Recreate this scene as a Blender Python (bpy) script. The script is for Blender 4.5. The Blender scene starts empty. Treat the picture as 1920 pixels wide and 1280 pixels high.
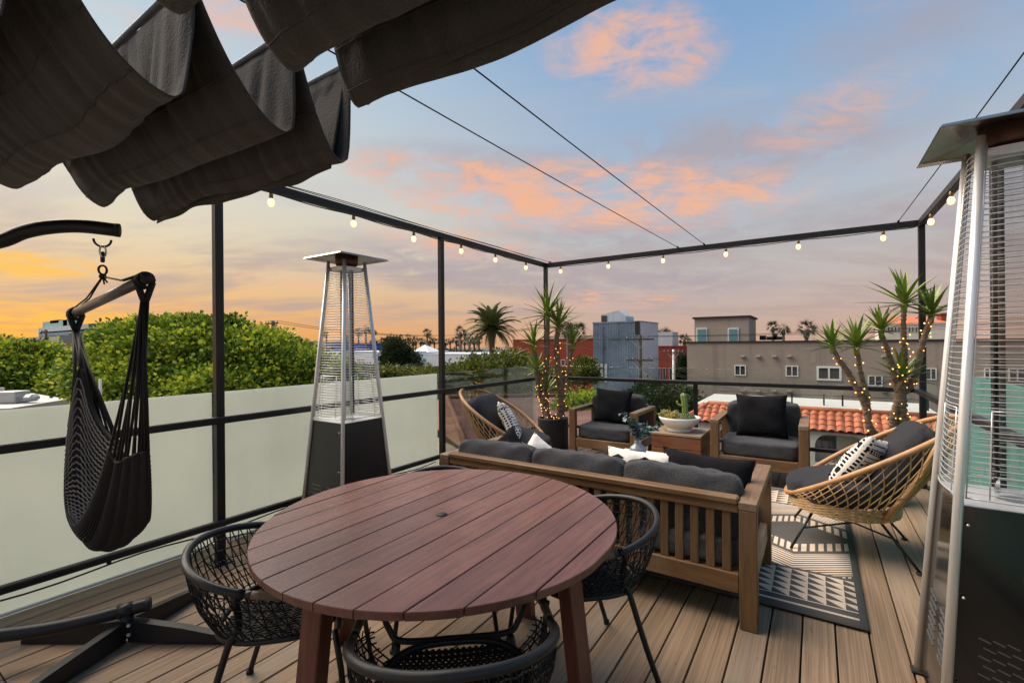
import bpy, bmesh, math, random
import numpy as np
from mathutils import Vector, Matrix, Euler
from math import pi, sin, cos, radians as R
random.seed(7); np.random.seed(7)
sc = bpy.context.scene
col = sc.collection

# ------------------------------------------------------------------ camera
F, YAW, Y0, ROLL, H = 875.16, 0.5779, 645.28, -0.0082, 1.45
cd = bpy.data.cameras.new('camera'); cam = bpy.data.objects.new('camera', cd); col.objects.link(cam)
cd.sensor_width = 36; cd.lens = F/1920*36; cd.shift_y = (Y0-640)/1920
cd.clip_start = 0.05; cd.clip_end = 3000
cam.matrix_world = Matrix.Translation((0,0,H)) @ Matrix.Rotation(YAW,4,'Z') @ Matrix.Rotation(pi/2,4,'X') @ Matrix.Rotation(ROLL,4,'Z')
sc.camera = cam

# photo pixel (1920 wide) -> point on a plane of the place
def ray(px, py):
    c, s = cos(ROLL), sin(ROLL); u, v = px-960, py-Y0
    l = (c*u+s*v)/F; z = -(-s*u+c*v)/F
    return Vector((cos(YAW)*l-sin(YAW), sin(YAW)*l+cos(YAW), z))
O = Vector((0,0,H))
def G(px,py,z=0): r = ray(px,py); return O+r*((z-H)/r.z)
def PX(px,py,X): r = ray(px,py); return O+r*(X/r.x)
def PY(px,py,Y): r = ray(px,py); return O+r*(Y/r.y)
def PD(px,py,d): return O+ray(px,py)*d

# ------------------------------------------------------------------ node helpers
class V:
    def __init__(s, t, k): s.t, s.k = t, k
    def op(s, o, *b):
        n = s.t.nodes.new('ShaderNodeMath'); n.operation = o
        for i, x in enumerate((s,)+b):
            if isinstance(x, V): s.t.links.new(x.k, n.inputs[i])
            else: n.inputs[i].default_value = x
        return V(s.t, n.outputs[0])
    def __add__(s,b): return s.op('ADD',b)
    __radd__ = __add__
    def __mul__(s,b): return s.op('MULTIPLY',b)
    __rmul__ = __mul__
    def __sub__(s,b): return s.op('SUBTRACT',b)
    def __rsub__(s,b): return (s*-1)+b
    def __truediv__(s,b): return s.op('DIVIDE',b)
    def __pow__(s,b): return s.op('POWER',b)
    def gt(s,b): return s.op('GREATER_THAN',b)
    def lt(s,b): return s.op('LESS_THAN',b)
    def frac(s): return s.op('FRACT')
    def floor(s): return s.op('FLOOR')
    def abs(s): return s.op('ABSOLUTE')
    def sin(s): return s.op('SINE')
    def min(s,b): return s.op('MINIMUM',b)
    def max(s,b): return s.op('MAXIMUM',b)
    def clamp(s): return s.op('MAXIMUM',0.0).op('MINIMUM',1.0)
    def ss(s,a,b):
        n = s.t.nodes.new('ShaderNodeMapRange'); n.interpolation_type = 'SMOOTHSTEP'
        s.t.links.new(s.k, n.inputs[0]); n.inputs[1].default_value = a; n.inputs[2].default_value = b
        return V(s.t, n.outputs[0])
    def tri(s): return ((s.frac()-0.5).abs())*2.0
def sep(t, sock):
    n = t.nodes.new('ShaderNodeSeparateXYZ'); t.links.new(sock, n.inputs[0]); return [V(t,o) for o in n.outputs]
def comb(t, *v):
    n = t.nodes.new('ShaderNodeCombineXYZ')
    for i,x in enumerate(v):
        if isinstance(x,V): t.links.new(x.k, n.inputs[i])
        else: n.inputs[i].default_value = x
    return n.outputs[0]
def mapping(t, sock, scale):
    n = t.nodes.new('ShaderNodeMapping'); t.links.new(sock, n.inputs[0]); n.inputs[3].default_value = scale; return n.outputs[0]
def noise(t, vec, scale, detail=4, rough=.55, dist=0, color=False):
    n = t.nodes.new('ShaderNodeTexNoise'); t.links.new(vec, n.inputs['Vector'])
    n.inputs['Scale'].default_value = scale; n.inputs['Detail'].default_value = detail
    n.inputs['Roughness'].default_value = rough; n.inputs['Distortion'].default_value = dist
    return n.outputs[1] if color else V(t, n.outputs[0])
def c4(c): return (c[0],c[1],c[2],1)
def mixc(t, fac, a, b, mode='MIX'):
    n = t.nodes.new('ShaderNodeMix'); n.data_type = 'RGBA'; n.blend_type = mode
    if isinstance(fac,V): t.links.new(fac.k, n.inputs[0])
    else: n.inputs[0].default_value = fac
    for i,x in ((6,a),(7,b)):
        if isinstance(x,(tuple,list)): n.inputs[i].default_value = c4(x)
        else: t.links.new(x, n.inputs[i])
    return n.outputs[2]
def ramp(t, v, stops):
    n = t.nodes.new('ShaderNodeValToRGB'); t.links.new(v.k, n.inputs[0]); e = n.color_ramp.elements
    while len(e) < len(stops): e.new(0.5)
    for q,(p,c) in zip(e, stops): q.position = p; q.color = c4(c)
    return n.outputs[0]
def lin(r,g,b):
    f = lambda x: (x/255/12.92) if x/255 <= .04045 else ((x/255+.055)/1.055)**2.4
    return (f(r),f(g),f(b))
def newmat(name):
    m = bpy.data.materials.new(name); m.use_nodes = True; t = m.node_tree
    return m, t, t.nodes['Principled BSDF']
def texco(t, kind='Object'):
    return t.nodes.new('ShaderNodeTexCoord').outputs[kind]
def geopos(t): return t.nodes.new('ShaderNodeNewGeometry').outputs['Position']
def bump(t, b, h, strength, dist=.01):
    n = t.nodes.new('ShaderNodeBump'); n.inputs['Strength'].default_value = strength; n.inputs['Distance'].default_value = dist
    t.links.new(h.k, n.inputs['Height']); t.links.new(n.outputs[0], b.inputs['Normal'])
def mat(name, c, rough=.6, metal=0, var=.15, scale=6, stretch=(1,1,1), c2=None, blot=None, bmp=0, bs=40, rnd=0, spec=.5, world=True, coat=0, detail=5):
    """workhorse: colour with two noises, per-object variation, bump"""
    m, t, b = newmat(name)
    vec = geopos(t) if world else texco(t)
    oi = t.nodes.new('ShaderNodeObjectInfo')
    if rnd:
        va = t.nodes.new('ShaderNodeVectorMath'); va.operation = 'ADD'; t.links.new(vec, va.inputs[0])
        r = V(t, oi.outputs['Random']); t.links.new(comb(t, r*37.0, r*91.0, r*53.0), va.inputs[1]); vec = va.outputs[0]
    n1 = noise(t, mapping(t, vec, stretch), scale, detail)
    fac = (n1-.5)*(2.4*var)+1.0
    if rnd: fac = fac+(V(t, oi.outputs['Random'])-.5)*(2*rnd)
    base = c
    if c2 is not None: base = mixc(t, noise(t, mapping(t, vec, stretch), scale*.6, 6, .6).ss(.38,.64), c, c2)
    if blot is not None: base = mixc(t, noise(t, vec, blot[1], 4).ss(.52,.72)*blot[2], base, blot[0])
    n = t.nodes.new('ShaderNodeVectorMath'); n.operation = 'SCALE'
    if isinstance(base, tuple): n.inputs[0].default_value = base
    else: t.links.new(base, n.inputs[0])
    t.links.new(fac.k, n.inputs['Scale']); t.links.new(n.outputs[0], b.inputs['Base Color'])
    b.inputs['Metallic'].default_value = metal
    rr = (n1-.5)*.25+rough; t.links.new(rr.clamp().k, b.inputs['Roughness'])
    b.inputs['Specular IOR Level'].default_value = spec; b.inputs['Coat Weight'].default_value = coat
    if bmp: bump(t, b, noise(t, mapping(t, vec, stretch), bs, 4), bmp, .004)
    return m
def emit(name, c, s):
    m, t, b = newmat(name); b.inputs['Base Color'].default_value = c4(c); b.inputs['Emission Color'].default_value = c4(c)
    b.inputs['Emission Strength'].default_value = s; return m

# ------------------------------------------------------------------ sky and light
w = bpy.data.worlds.new('World'); sc.world = w; w.use_nodes = True; t = w.node_tree
bg = t.nodes['Background']
D = sep(t, texco(t,'Generated')); dx, dy, dz = D
cy, sy = cos(YAW), sin(YAW)
lat = dx*cy+dy*sy; fwd = dy*cy-dx*sy
az = lat.op('ARCTAN2', fwd); hor = (lat*lat+fwd*fwd).op('SQRT'); el = dz.op('ARCTAN2', hor)
ed = el*(180/pi); ad = az*(180/pi)
e01 = (ed/60.0).clamp()
k = lambda *s: [(d/60, lin(*c)) for d,c in s]
cool = ramp(t, e01, k((0,(208,168,146)),(4,(198,175,165)),(9,(192,186,183)),(15,(180,189,199)),(22,(158,181,206)),(32,(132,167,206)),(60,(104,145,196))))
warm = ramp(t, e01, k((0,(240,160,76)),(3,(240,176,100)),(6,(236,190,130)),(11,(226,210,178)),(18,(216,214,202)),(28,(190,206,215)),(45,(134,168,206)),(60,(100,142,194))))
sdir = (lat*sin(R(-62))+fwd*cos(R(-62)))/hor.max(.001)
base = mixc(t, sdir.ss(.15,1.0), cool, warm)
# high thin haze streaks and clouds, mapped on a cloud plane overhead
inv = dz.max(0.0)+.14
P3 = comb(t, lat/inv, fwd/inv, 0.0)
st = noise(t, mapping(t, P3, (.55,1.3,1)), 1.5, 7, .58, .35)
fine = noise(t, P3, 3.6, 8, .62, .5)
def ell(a0,e0,ra,re,tilt=0):
    a = (ad-a0)/ra; e = (ed-e0-(ad-a0)*tilt)/re
    return (1.0-(a*a+e*e)).clamp()
cur = base
# mauve veil low over the roofs
veil = (ed.ss(1.0,4.5)*(1.0-ed.ss(9.0,15.0)))*st.ss(.40,.66)
cur = mixc(t, veil*.75, cur, lin(178,158,155))
veil2 = (ed.ss(8.0,14.0)*(1.0-ed.ss(22.0,38.0)))*st.ss(.46,.70)
cur = mixc(t, veil2*.45, cur, lin(196,186,188))
grey = None; pink = None
for a0,e0,ra,re,ti,s in ((24,20.0,21,5.0,.02,1.0),(2,19.5,24,4.0,-.08,.8),(-2,9.5,26,3.6,-.05,.95),(16,7,18,3.4,0,.8),(42,28,12,5,0,.5),(14,13,22,3.2,-.04,.7),(38,12,14,3,0,.6)):
    x = ell(a0,e0,ra,re,ti)*s; grey = x if grey is None else grey.max(x)
for a0,e0,ra,re,ti,s in ((14.5,31.4,12,5.0,-.10,.95),(8,17.4,26,4.6,-.05,1.2),(-6,19.3,16,3.0,-.08,.9),(35,22,9,3.2,.15,.45),(22,15.5,14,3.4,.05,.7),(-6,12,14,2.4,-.12,.55),(11,5.2,12,1.6,0,.5),(-34,33,12,6,.1,.9),(44,32,12,4,0,.5),(-24,7,10,1.2,0,.3)):
    x = ell(a0,e0,ra,re,ti)*s; pink = x if pink is None else pink.max(x)
cur = mixc(t, (grey*1.5*fine.ss(.30,.62)).clamp()*.7, cur, lin(174,161,168))
wisp = noise(t, mapping(t, P3, (.8,1.6,1)), 5.5, 9, .66, .8)
pk = ((pink**.7)*((fine-.27)*2.8+(wisp-.5)*2.6)).ss(.0,.95)
cur = mixc(t, pk*.95, cur, mixc(t, fine.ss(.42,.68), lin(226,184,170), lin(246,182,142)))
gold = (ell(-47.5,7.0,7,1.3,.03).max(ell(-46,2.5,10,2.2,0)*.7)*2.0*fine.ss(.35,.6)).clamp()
cur = mixc(t, gold*.8, cur, lin(255,190,60))
sky = t.nodes.new('ShaderNodeTexSky'); sky.sky_type = 'NISHITA'; sky.sun_disc = False
sky.sun_elevation = R(35); sky.sun_rotation = R(-95); sky.air_density = 1.2; sky.dust_density = 2.0
nis = t.nodes.new('ShaderNodeVectorMath'); nis.operation = 'SCALE'; t.links.new(sky.outputs[0], nis.inputs[0]); nis.inputs['Scale'].default_value = .07
cur = mixc(t, .08, cur, nis.outputs[0])
t.links.new(cur, bg.inputs[0]); bg.inputs[1].default_value = .72
sun = bpy.data.lights.new('sun','SUN'); sun.energy = 4.7; sun.angle = R(60); sun.color = (1,.86,.70)
so = bpy.data.objects.new('sun', sun); col.objects.link(so)
# soft light from high on the sunset side
sd = Vector((sin(R(-95)-0)*cos(R(52)), cos(R(-95))*cos(R(52)), sin(R(52))))
so.rotation_euler = sd.to_track_quat('Z','Y').to_euler()
sc.view_settings.view_transform = 'Standard'; sc.view_settings.look = 'None'; sc.view_settings.gamma = 1
sc.view_settings.exposure = 0.56
sc.cycles.use_denoising = True; sc.cycles.max_bounces = 8; sc.cycles.transparent_max_bounces = 24; sc.cycles.caustics_reflective = False; sc.cycles.caustics_refractive = False

# ------------------------------------------------------------------ mesh helpers
def _cb(b):
    bm = bmesh.new(); bmesh.ops.create_cube(bm, size=2)
    return bm
class MB:
    def __init__(s): s.v=[]; s.f=[]
    def add(s, vs, fs, M=None):
        o = len(s.v)
        s.v += [tuple(M@Vector(p)) if M is not None else tuple(p) for p in vs]
        s.f += [tuple(i+o for i in f) for f in fs]; return s
    def box(s, c, size, rot=None, bev=0.0):
        hx,hy,hz = (x/2 for x in size); M = Matrix.Translation(c)
        if rot is not None: M = M @ Euler(rot).to_matrix().to_4x4()
        if not bev:
            vs = [(x*hx,y*hy,z*hz) for x in (-1,1) for y in (-1,1) for z in (-1,1)]
            return s.add(vs, [(0,1,3,2),(4,6,7,5),(0,4,5,1),(2,3,7,6),(0,2,6,4),(1,5,7,3)], M)
        bm = bmesh.new(); bmesh.ops.create_cube(bm, size=1)
        for q in bm.verts: q.co = Vector((q.co.x*size[0],q.co.y*size[1],q.co.z*size[2]))
        bmesh.ops.bevel(bm, geom=bm.edges[:], offset=min(bev,.45*min(size)), segments=1, affect='EDGES')
        bm.verts.index_update(); s.add([q.co[:] for q in bm.verts],[[q.index for q in f.verts] for f in bm.faces], M); bm.free(); return s
    def bb(s, x0,x1,y0,y1,z0,z1,bev=0.0): return s.box(((x0+x1)/2,(y0+y1)/2,(z0+z1)/2),(abs(x1-x0),abs(y1-y0),abs(z1-z0)),None,bev)
    def bar(s, a, b, wd, ht, up=(0,0,1), bev=0.0):
        a,b = Vector(a),Vector(b); d = (b-a); L = d.length; d.normalize(); u = Vector(up)
        sd_ = d.cross(u)
        if sd_.length < 1e-4: sd_ = d.cross(Vector((1,0,0)))
        sd_.normalize(); u = sd_.cross(d)
        m = MB().box((0,0,0),(wd,L,ht),None,bev)
        M = Matrix.Translation((a+b)/2) @ Matrix((sd_,d,u)).transposed().to_4x4()
        return s.add(m.v,m.f,M)
    def tube(s, pts, r, n=8, closed=False, cap=True):
        pts=[Vector(p) for p in pts]; m=len(pts); rs = r if isinstance(r,(list,tuple)) else [r]*m
        o=len(s.v); prev=None
        for i,p in enumerate(pts):
            if closed: d = pts[(i+1)%m]-pts[i-1]
            else: d = pts[min(i+1,m-1)]-pts[max(i-1,0)]
            d.normalize()
            if prev is None: u = d.orthogonal().normalized()
            else:
                u = prev-d*prev.dot(d)
                u = u.normalized() if u.length>1e-6 else d.orthogonal().normalized()
            prev=u; q=d.cross(u)
            for j in range(n):
                a=2*pi*j/n; s.v.append(tuple(p+(u*cos(a)+q*sin(a))*rs[i]))
        for i in range(m if closed else m-1):
            i2=(i+1)%m
            for j in range(n):
                j2=(j+1)%n; s.f.append((o+i*n+j,o+i*n+j2,o+i2*n+j2,o+i2*n+j))
        if cap and not closed:
            s.f.append(tuple(o+j for j in range(n))[::-1]); s.f.append(tuple(o+(m-1)*n+j for j in range(n)))
        return s
    def lathe(s, prof, n=24, c=(0,0,0)):
        o=len(s.v)
        for r,z in prof:
            for j in range(n): a=2*pi*j/n; s.v.append((c[0]+r*cos(a),c[1]+r*sin(a),c[2]+z))
        for i in range(len(prof)-1):
            for j in range(n):
                j2=(j+1)%n; s.f.append((o+i*n+j,o+i*n+j2,o+(i+1)*n+j2,o+(i+1)*n+j))
        s.f.append(tuple(o+j for j in range(n))[::-1]); s.f.append(tuple(o+(len(prof)-1)*n+j for j in range(n)))
        return s
    def ball(s, c, r, n=8, m=6, sz=1):
        return s.lathe([(max(1e-4,r*sin(pi*i/m)), -r*sz*cos(pi*i/m)) for i in range(m+1)], n, c)
    def grid(s, fn, nu, nv, closed_u=False):
        o=len(s.v)
        for i in range(nu):
            for j in range(nv): s.v.append(tuple(fn(i/(nu-1) if not closed_u else i/nu, j/(nv-1))))
        for i in range(nu if closed_u else nu-1):
            for j in range(nv-1):
                i2=(i+1)%nu; s.f.append((o+i*nv+j,o+i2*nv+j,o+i2*nv+j+1,o+i*nv+j+1))
        return s
    def mesh(s, name, m, smooth=False):
        me=bpy.data.meshes.new(name); me.from_pydata(s.v,[],s.f); me.update()
        if m is not None: me.materials.append(m)
        if smooth: me.shade_smooth() if hasattr(me,'shade_smooth') else [setattr(p,'use_smooth',True) for p in me.polygons]
        return me
    def build(s, name, m, parent=None, smooth=False, label=None, auto=False):
        o=bpy.data.objects.new(name, s.mesh(name,m,smooth)); col.objects.link(o)
        if parent is not None: o.parent=parent
        if label: o['label']=label
        if auto: o.data.set_sharp_from_angle(angle=R(35))
        return o
def inst(name, me, parent, loc=(0,0,0), rot=(0,0,0), sca=(1,1,1), M=None):
    o=bpy.data.objects.new(name, me); col.objects.link(o); o.parent=parent
    if M is not None: o.matrix_local=M
    else: o.location=loc; o.rotation_euler=rot; o.scale=sca
    return o
def tag(o,label,cat,group=None):
    o['label']=label; o['category']=cat
    if group: o['group']=group
    return o
def thing(name,label,cat,loc=(0,0,0),rz=0,group=None):
    o=bpy.data.objects.new(name,None); col.objects.link(o); o.location=loc; o.rotation_euler=(0,0,rz); o.empty_display_size=.1
    return tag(o,label,cat,group)
def struct(o): o['kind']='structure'; return o
def stuff(o): o['kind']='stuff'; return o
def clone(o,parent=None,label=None):
    c=o.copy(); col.objects.link(c)
    if parent is not None: c.parent=parent
    for ch in list(o.children): clone(ch,c)
    if label: c['label']=label
    return c
def smooth_path(pts, n=6, closed=False):
    pts=[Vector(p) for p in pts]; m=len(pts); out=[]
    for i in range(m if closed else m-1):
        p1,p2=pts[i],pts[(i+1)%m]
        p0=pts[i-1] if (closed or i>0) else p1*2-p2
        p3=pts[(i+2)%m] if (closed or i+2<m) else p2*2-p1
        for k in range(n):
            u=k/n; out.append(.5*((2*p1)+(p2-p0)*u+(2*p0-5*p1+4*p2-p3)*u*u+(3*p1-p0-3*p2+p3)*u**3))
    if not closed: out.append(pts[-1])
    return out
def cushion(sx,sy,sz,puff=.025,r=.35,n=13,seed=0,wr=.006,e=6.0,pz=1.0):
    """upholstered block: rounded box whose faces belly out"""
    rg=random.Random(seed); ph=[rg.uniform(0,6.28) for _ in range(8)]
    m=MB()
    def sh(p):
        x,y,z=p; a=[]
        for q in (x,y,z): a.append(q)
        L=max(abs(x),abs(y),abs(z))
        Ln=(abs(x)**e+abs(y)**e+abs(z)**e)**(1/e); kx=L/Ln if Ln>0 else 1
        x,y,z=x*kx,y*kx,z*kx
        bx=(1-x*x)*(1-y*y); X=x*sx/2; Y=y*sy/2; Z=z*sz/2
        Z+=puff*pz*bx*z; Y+=puff*.6*(1-x*x)*(1-z*z)*y; X+=puff*.6*(1-y*y)*(1-z*z)*x
        Z+=wr*sin(9*x+ph[0])*sin(7*y+ph[1])*(abs(z)); Y+=wr*sin(8*x+ph[2])*sin(5*z+ph[3])*abs(y)
        return (X,Y,Z)
    for ax in range(3):
        for sg in (-1,1):
            def fn(u,v,ax=ax,sg=sg):
                p=[0,0,0]; p[ax]=sg; a=(2*u-1); b=(2*v-1)
                a=math.copysign(abs(a)**.75,a); b=math.copysign(abs(b)**.75,b)
                p[(ax+1)%3]=a*sg; p[(ax+2)%3]=b; return sh(p)
            m.grid(fn,n,n)
    return m
def weld(o,d=1e-4):
    bm=bmesh.new(); bm.from_mesh(o.data); bmesh.ops.remove_doubles(bm,verts=bm.verts,dist=d)
    bmesh.ops.recalc_face_normals(bm,faces=bm.faces); bm.to_mesh(o.data); bm.free(); o.data.shade_smooth(); return o
def pillow(w_,h_,t_,n=17,seed=0):
    rg=random.Random(seed); ph=[rg.uniform(0,6.28) for _ in range(6)]; m=MB()
    for sg in (1,-1):
        def fn(u,v,sg=sg):
            x,y=2*u-1,2*v-1
            q=max(0,(1-x*x))*max(0,(1-y*y))
            X=x*(1-.09*(1-y*y)*abs(x)**3); Y=y*(1-.09*(1-x*x)*abs(y)**3)
            z=sg*t_/2*q**.42
            z+=.010*q**.3*sin(5*x+ph[0]+3*y)*sin(4*y+ph[1]) + .006*sin(11*x*y+ph[2])*q**.5
            return (X*w_/2*(1 if sg>0 else 1), z, Y*h_/2)
        m.grid(fn,n,n)
    return m
# ------------------------------------------------------------------ materials
def wood(name, c, c2, axis, rough=.6, rnd=.10, scale=5, grain=.30, blot=None, spec=.35, coat=0, specks=False):
    st={'x':(.6,9,9),'y':(9,.6,9),'z':(9,9,.6)}[axis]
    m,t,b=newmat(name); vec=texco(t); oi=t.nodes.new('ShaderNodeObjectInfo'); r=V(t,oi.outputs['Random'])
    va=t.nodes.new('ShaderNodeVectorMath'); va.operation='ADD'; t.links.new(vec,va.inputs[0]); t.links.new(comb(t,r*17.0,r*31.0,r*23.0),va.inputs[1]); vec=va.outputs[0]
    g=noise(t,mapping(t,vec,st),scale,7,.65,.6); g2=noise(t,mapping(t,vec,tuple(x*3.5 if x>1 else x for x in st)),scale*2,4,.6)
    big=noise(t,vec,2.2,4)
    base=mixc(t,g.ss(.34,.66),c,c2)
    if blot: base=mixc(t,big.ss(.5,.72)*blot[1],base,blot[0])
    fac=(g2-.5)*(2*grain)+1.0+(r-.5)*(2*rnd)+(big-.5)*.35
    if specks: fac=fac*(1.0-noise(t,vec,16,5,.75).ss(.66,.74)*.45)*(1.0-noise(t,vec,75,2).ss(.70,.76)*.5)
    n=t.nodes.new('ShaderNodeVectorMath'); n.operation='SCALE'; t.links.new(base,n.inputs[0]); t.links.new(fac.k,n.inputs['Scale'])
    t.links.new(n.outputs[0],b.inputs['Base Color']); b.inputs['Specular IOR Level'].default_value=spec; b.inputs['Coat Weight'].default_value=coat; b.inputs['Coat Roughness'].default_value=.3
    t.links.new(((g-.5)*.2+rough).clamp().k,b.inputs['Roughness']); bump(t,b,g2*.6+g*.4,.35,.002); return m
M_deck=wood('deck_wood',(.310,.212,.135),(.185,.128,.084),'y',.6,.13,11,.55,((.27,.225,.18),.75),.25,specks=True)
M_teakx=wood('teak_x',(.21,.112,.050),(.135,.072,.034),'x',.5,.10,6,.22,((.25,.18,.12),.5))
M_teaky=wood('teak_y',(.23,.140,.074),(.15,.092,.050),'y',.5,.10,6,.22,((.30,.25,.19),.6))
M_teakz=wood('teak_z',(.19,.104,.048),(.125,.068,.032),'z',.5,.10,6,.22,((.20,.13,.08),.5))
M_tab=wood('table_red_wood',(.185,.077,.058),(.118,.047,.037),'y',.27,.16,5,.22,((.26,.125,.10),.6),.5,specks=True)
M_tabz=wood('table_leg_wood',(.13,.040,.026),(.085,.026,.018),'z',.42,.08,4,.16,None,.4)
M_crate=wood('crate_wood',(.25,.095,.042),(.14,.050,.026),'x',.45,.14,5,.3,((.20,.12,.07),.5),.4)
M_cratetop=wood('crate_top_wood',(.36,.26,.17),(.26,.18,.115),'x',.6,.05,5,.2)
M_black=mat('black_powder_coat',(.012,.0125,.014),.42,0,.25,9,bmp=.06,bs=220,blot=((.028,.027,.026),3,.35),spec=.35)
M_blackm=mat('black_matt_rope',(.010,.010,.011),.7,0,.35,60,spec=.3)
M_steel=mat('brushed_steel',(.72,.72,.71),.38,.45,.10,3,(40,40,1))
M_steelw=mat('zinc_wire',(.74,.74,.73),.36,.6,.06,8)
M_hood=mat('bronzed_steel',(.42,.38,.33),.28,1,.18,4,blot=((.20,.16,.12),2.5,.6))
M_gloss=mat('gloss_black_panel',(.010,.010,.011),.10,0,.10,3,spec=.6)
M_rubber=mat('black_rubber',(.012,.012,.012),.7)
def fabric(name,c,sp,bs=300,var=.5,sheen=.3,rough=.92,wr=0):
    m,t,b=newmat(name); vec=texco(t); n=noise(t,vec,bs,2,.5); n2=noise(t,vec,4,4)
    fac=(n-.5)*(2*var)+1.0+(n2-.5)*.4
    s_=t.nodes.new('ShaderNodeVectorMath'); s_.operation='SCALE'; s_.inputs[0].default_value=c; t.links.new(fac.k,s_.inputs['Scale']); t.links.new(s_.outputs[0],b.inputs['Base Color'])
    b.inputs['Roughness'].default_value=rough; b.inputs['Specular IOR Level'].default_value=.1; b.inputs['Sheen Weight'].default_value=sheen
    bump(t,b,n*.35+n2*wr+noise(t,vec,14,3,.6,1.2)*.35*wr,.55,.002 if not wr else .022); return m
M_cush=fabric('charcoal_cushion',(.060,.061,.066),0,190,1.1,.08,wr=1)
M_cushd=fabric('dark_cushion',(.030,.031,.036),0,200,.8,.05,wr=1)
M_bpil=fabric('black_pillow',(.010,.010,.012),0,160,.6,.0,wr=1.2)
M_awn=fabric('awning_canvas',(.062,.056,.052),0,120,.22,.12,.95,wr=.4)
M_white=mat('white_paint',(.74,.73,.70),.5,0,.06,5)
M_ceram=mat('white_ceramic',(.80,.80,.79),.4,0,.05,14,bmp=.1,bs=60)
def glassy(name,tint,gloss=1.0,rough=.02):
    m,t,b=newmat(name); out=t.nodes['Material Output']; t.nodes.remove(b)
    tr=t.nodes.new('ShaderNodeBsdfTransparent'); tr.inputs[0].default_value=c4(tint)
    gl=t.nodes.new('ShaderNodeBsdfGlossy'); gl.inputs['Roughness'].default_value=rough; gl.inputs[0].default_value=(1,1,1,1)
    fr=t.nodes.new('ShaderNodeFresnel'); fr.inputs[0].default_value=1.45
    mx=t.nodes.new('ShaderNodeMixShader'); t.links.new((V(t,fr.outputs[0])*gloss).clamp().k,mx.inputs[0]); t.links.new(tr.outputs[0],mx.inputs[1]); t.links.new(gl.outputs[0],mx.inputs[2]); t.links.new(mx.outputs[0],out.inputs[0]); return m
M_glass=glassy('clear_glass',(.93,.96,.95),.8)
def frosted(name,c):
    m,t,b=newmat(name); out=t.nodes['Material Output']; vec=geopos(t); n=noise(t,vec,1.2,3); X,Y,Z=sep(t,vec); sm=noise(t,comb(t,X*3.0,Y*7.0,Z*.7),1.5,5).ss(.45,.8)
    t.links.new(mixc(t,sm*.35,c,tuple(q*.78 for q in c)),b.inputs['Base Color']); t.links.new((noise(t,vec,3,5)*.35+.12).k,b.inputs['Roughness']); b.inputs['Specular IOR Level'].default_value=.4
    tl=t.nodes.new('ShaderNodeBsdfTranslucent'); tl.inputs[0].default_value=c4(tuple(min(1,x*1.25) for x in c))
    mx=t.nodes.new('ShaderNodeMixShader'); t.links.new((n*.18+.44).k,mx.inputs[0]); t.links.new(b.outputs[0],mx.inputs[1]); t.links.new(tl.outputs[0],mx.inputs[2]); t.links.new(mx.outputs[0],out.inputs[0]); return m
M_frost=frosted('frosted_glass',(.645,.675,.635)); M_teal=frosted('teal_glass',(.30,.60,.54))
M_bulb=emit('warm_bulb',(1,.68,.30),1.45); M_fairy=emit('fairy_bulb',(1,.45,.10),2.6)
M_brass=mat('brass_socket',(.22,.13,.05),.4,.8)

# ------------------------------------------------------------------ deck
XL,XG,YB,YG,XR = -3.37,-3.73,6.10,6.42,.88
deck=struct(MB().bb(XG-.06,1.28,-1.6,6.5,-.30,-.034).build('deck',mat('joist_dark',(.03,.025,.02),.9)))
pitch=.1395; gap=.008; rgb=random.Random(3)
x=-.209-26*pitch
dm=MB().box((0,0,0),(pitch-gap,1,.03),None,.0025).mesh('deck_board',M_deck)
while x < 1.22:
    xa=max(x+gap/2,XG+.012); xb=min(x+pitch-gap/2,1.24)
    if xb-xa>.02:
        for ya,yb in ((-1.58,.490),(.496,6.40)):
            inst('deck_board',dm,deck,((xa+xb)/2,(ya+yb)/2,-.017+rgb.uniform(-.0012,.0012)),(0,0,0),((xb-xa)/(pitch-gap),yb-ya,1))
    x+=pitch
MB().bb(XG+.012,XG+.030,-1.58,4.1,-.002,.012).build('edge_trim',M_white,deck)

# ------------------------------------------------------------------ steel frame with rails and glass
fr=thing('pergola_frame','black steel pergola frame with posts, top beams, rails and glass panels round the deck','pergola',(XL,6.1,0))
def fpart(mb,name,m,label=None,**k):
    o=mb.build(name,m,None,label=label,**k); o.parent=fr; o.matrix_parent_inverse=Matrix.Translation(-fr.location); return o
S=.052; zb0,zb1=2.590,2.648
for px_,py_ in ((XL,-1.4),(XL,1.552),(XL,3.785),(XL,YB),(XR,YB),(XR,3.80),(XR,-1.4)):
    fpart(MB().bb(px_-S/2,px_+S/2,py_-S/2,py_+S/2,0,zb0,.003),'post',M_black)
    fpart(MB().bb(px_-.06,px_+.06,py_-.06,py_+.06,.0005,.008),'base_plate',M_black)
fpart(MB().bb(-1.285,-1.235,YB-.008,YB+.004,0,.95,.002),'post',M_black)
fpart(MB().bb(XL-.03,XL+.03,-1.45,YB+.03,zb0,zb1,.003),'top_beam',M_black)
fpart(MB().bb(XR-.03,XR+.03,-1.45,YB+.03,zb0,zb1,.003),'top_beam',M_black)
fpart(MB().bb(XL+.031,XR-.031,YB-.03,YB+.03,zb0,zb1,.003),'top_beam',M_black)
fpart(MB().bb(XL+.031,XR-.031,-1.45,-1.39,zb0,zb1,.003),'top_beam',M_black)
for z0,z1 in ((.938,.984),(.258,.298)):
    fpart(MB().bb(XL+.027,XL+.067,-1.4,YB-.027,z0,z1,.006),'rail',M_black)
    fpart(MB().bb(XL+.07,XR-.07,YB-.067,YB-.0285,z0,z1,.006),'rail',M_black)
    fpart(MB().bb(XR-.075,XR-.027,-1.4,YB-.07,z0,z1,.004),'rail',M_black)
gt=1.113
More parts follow.
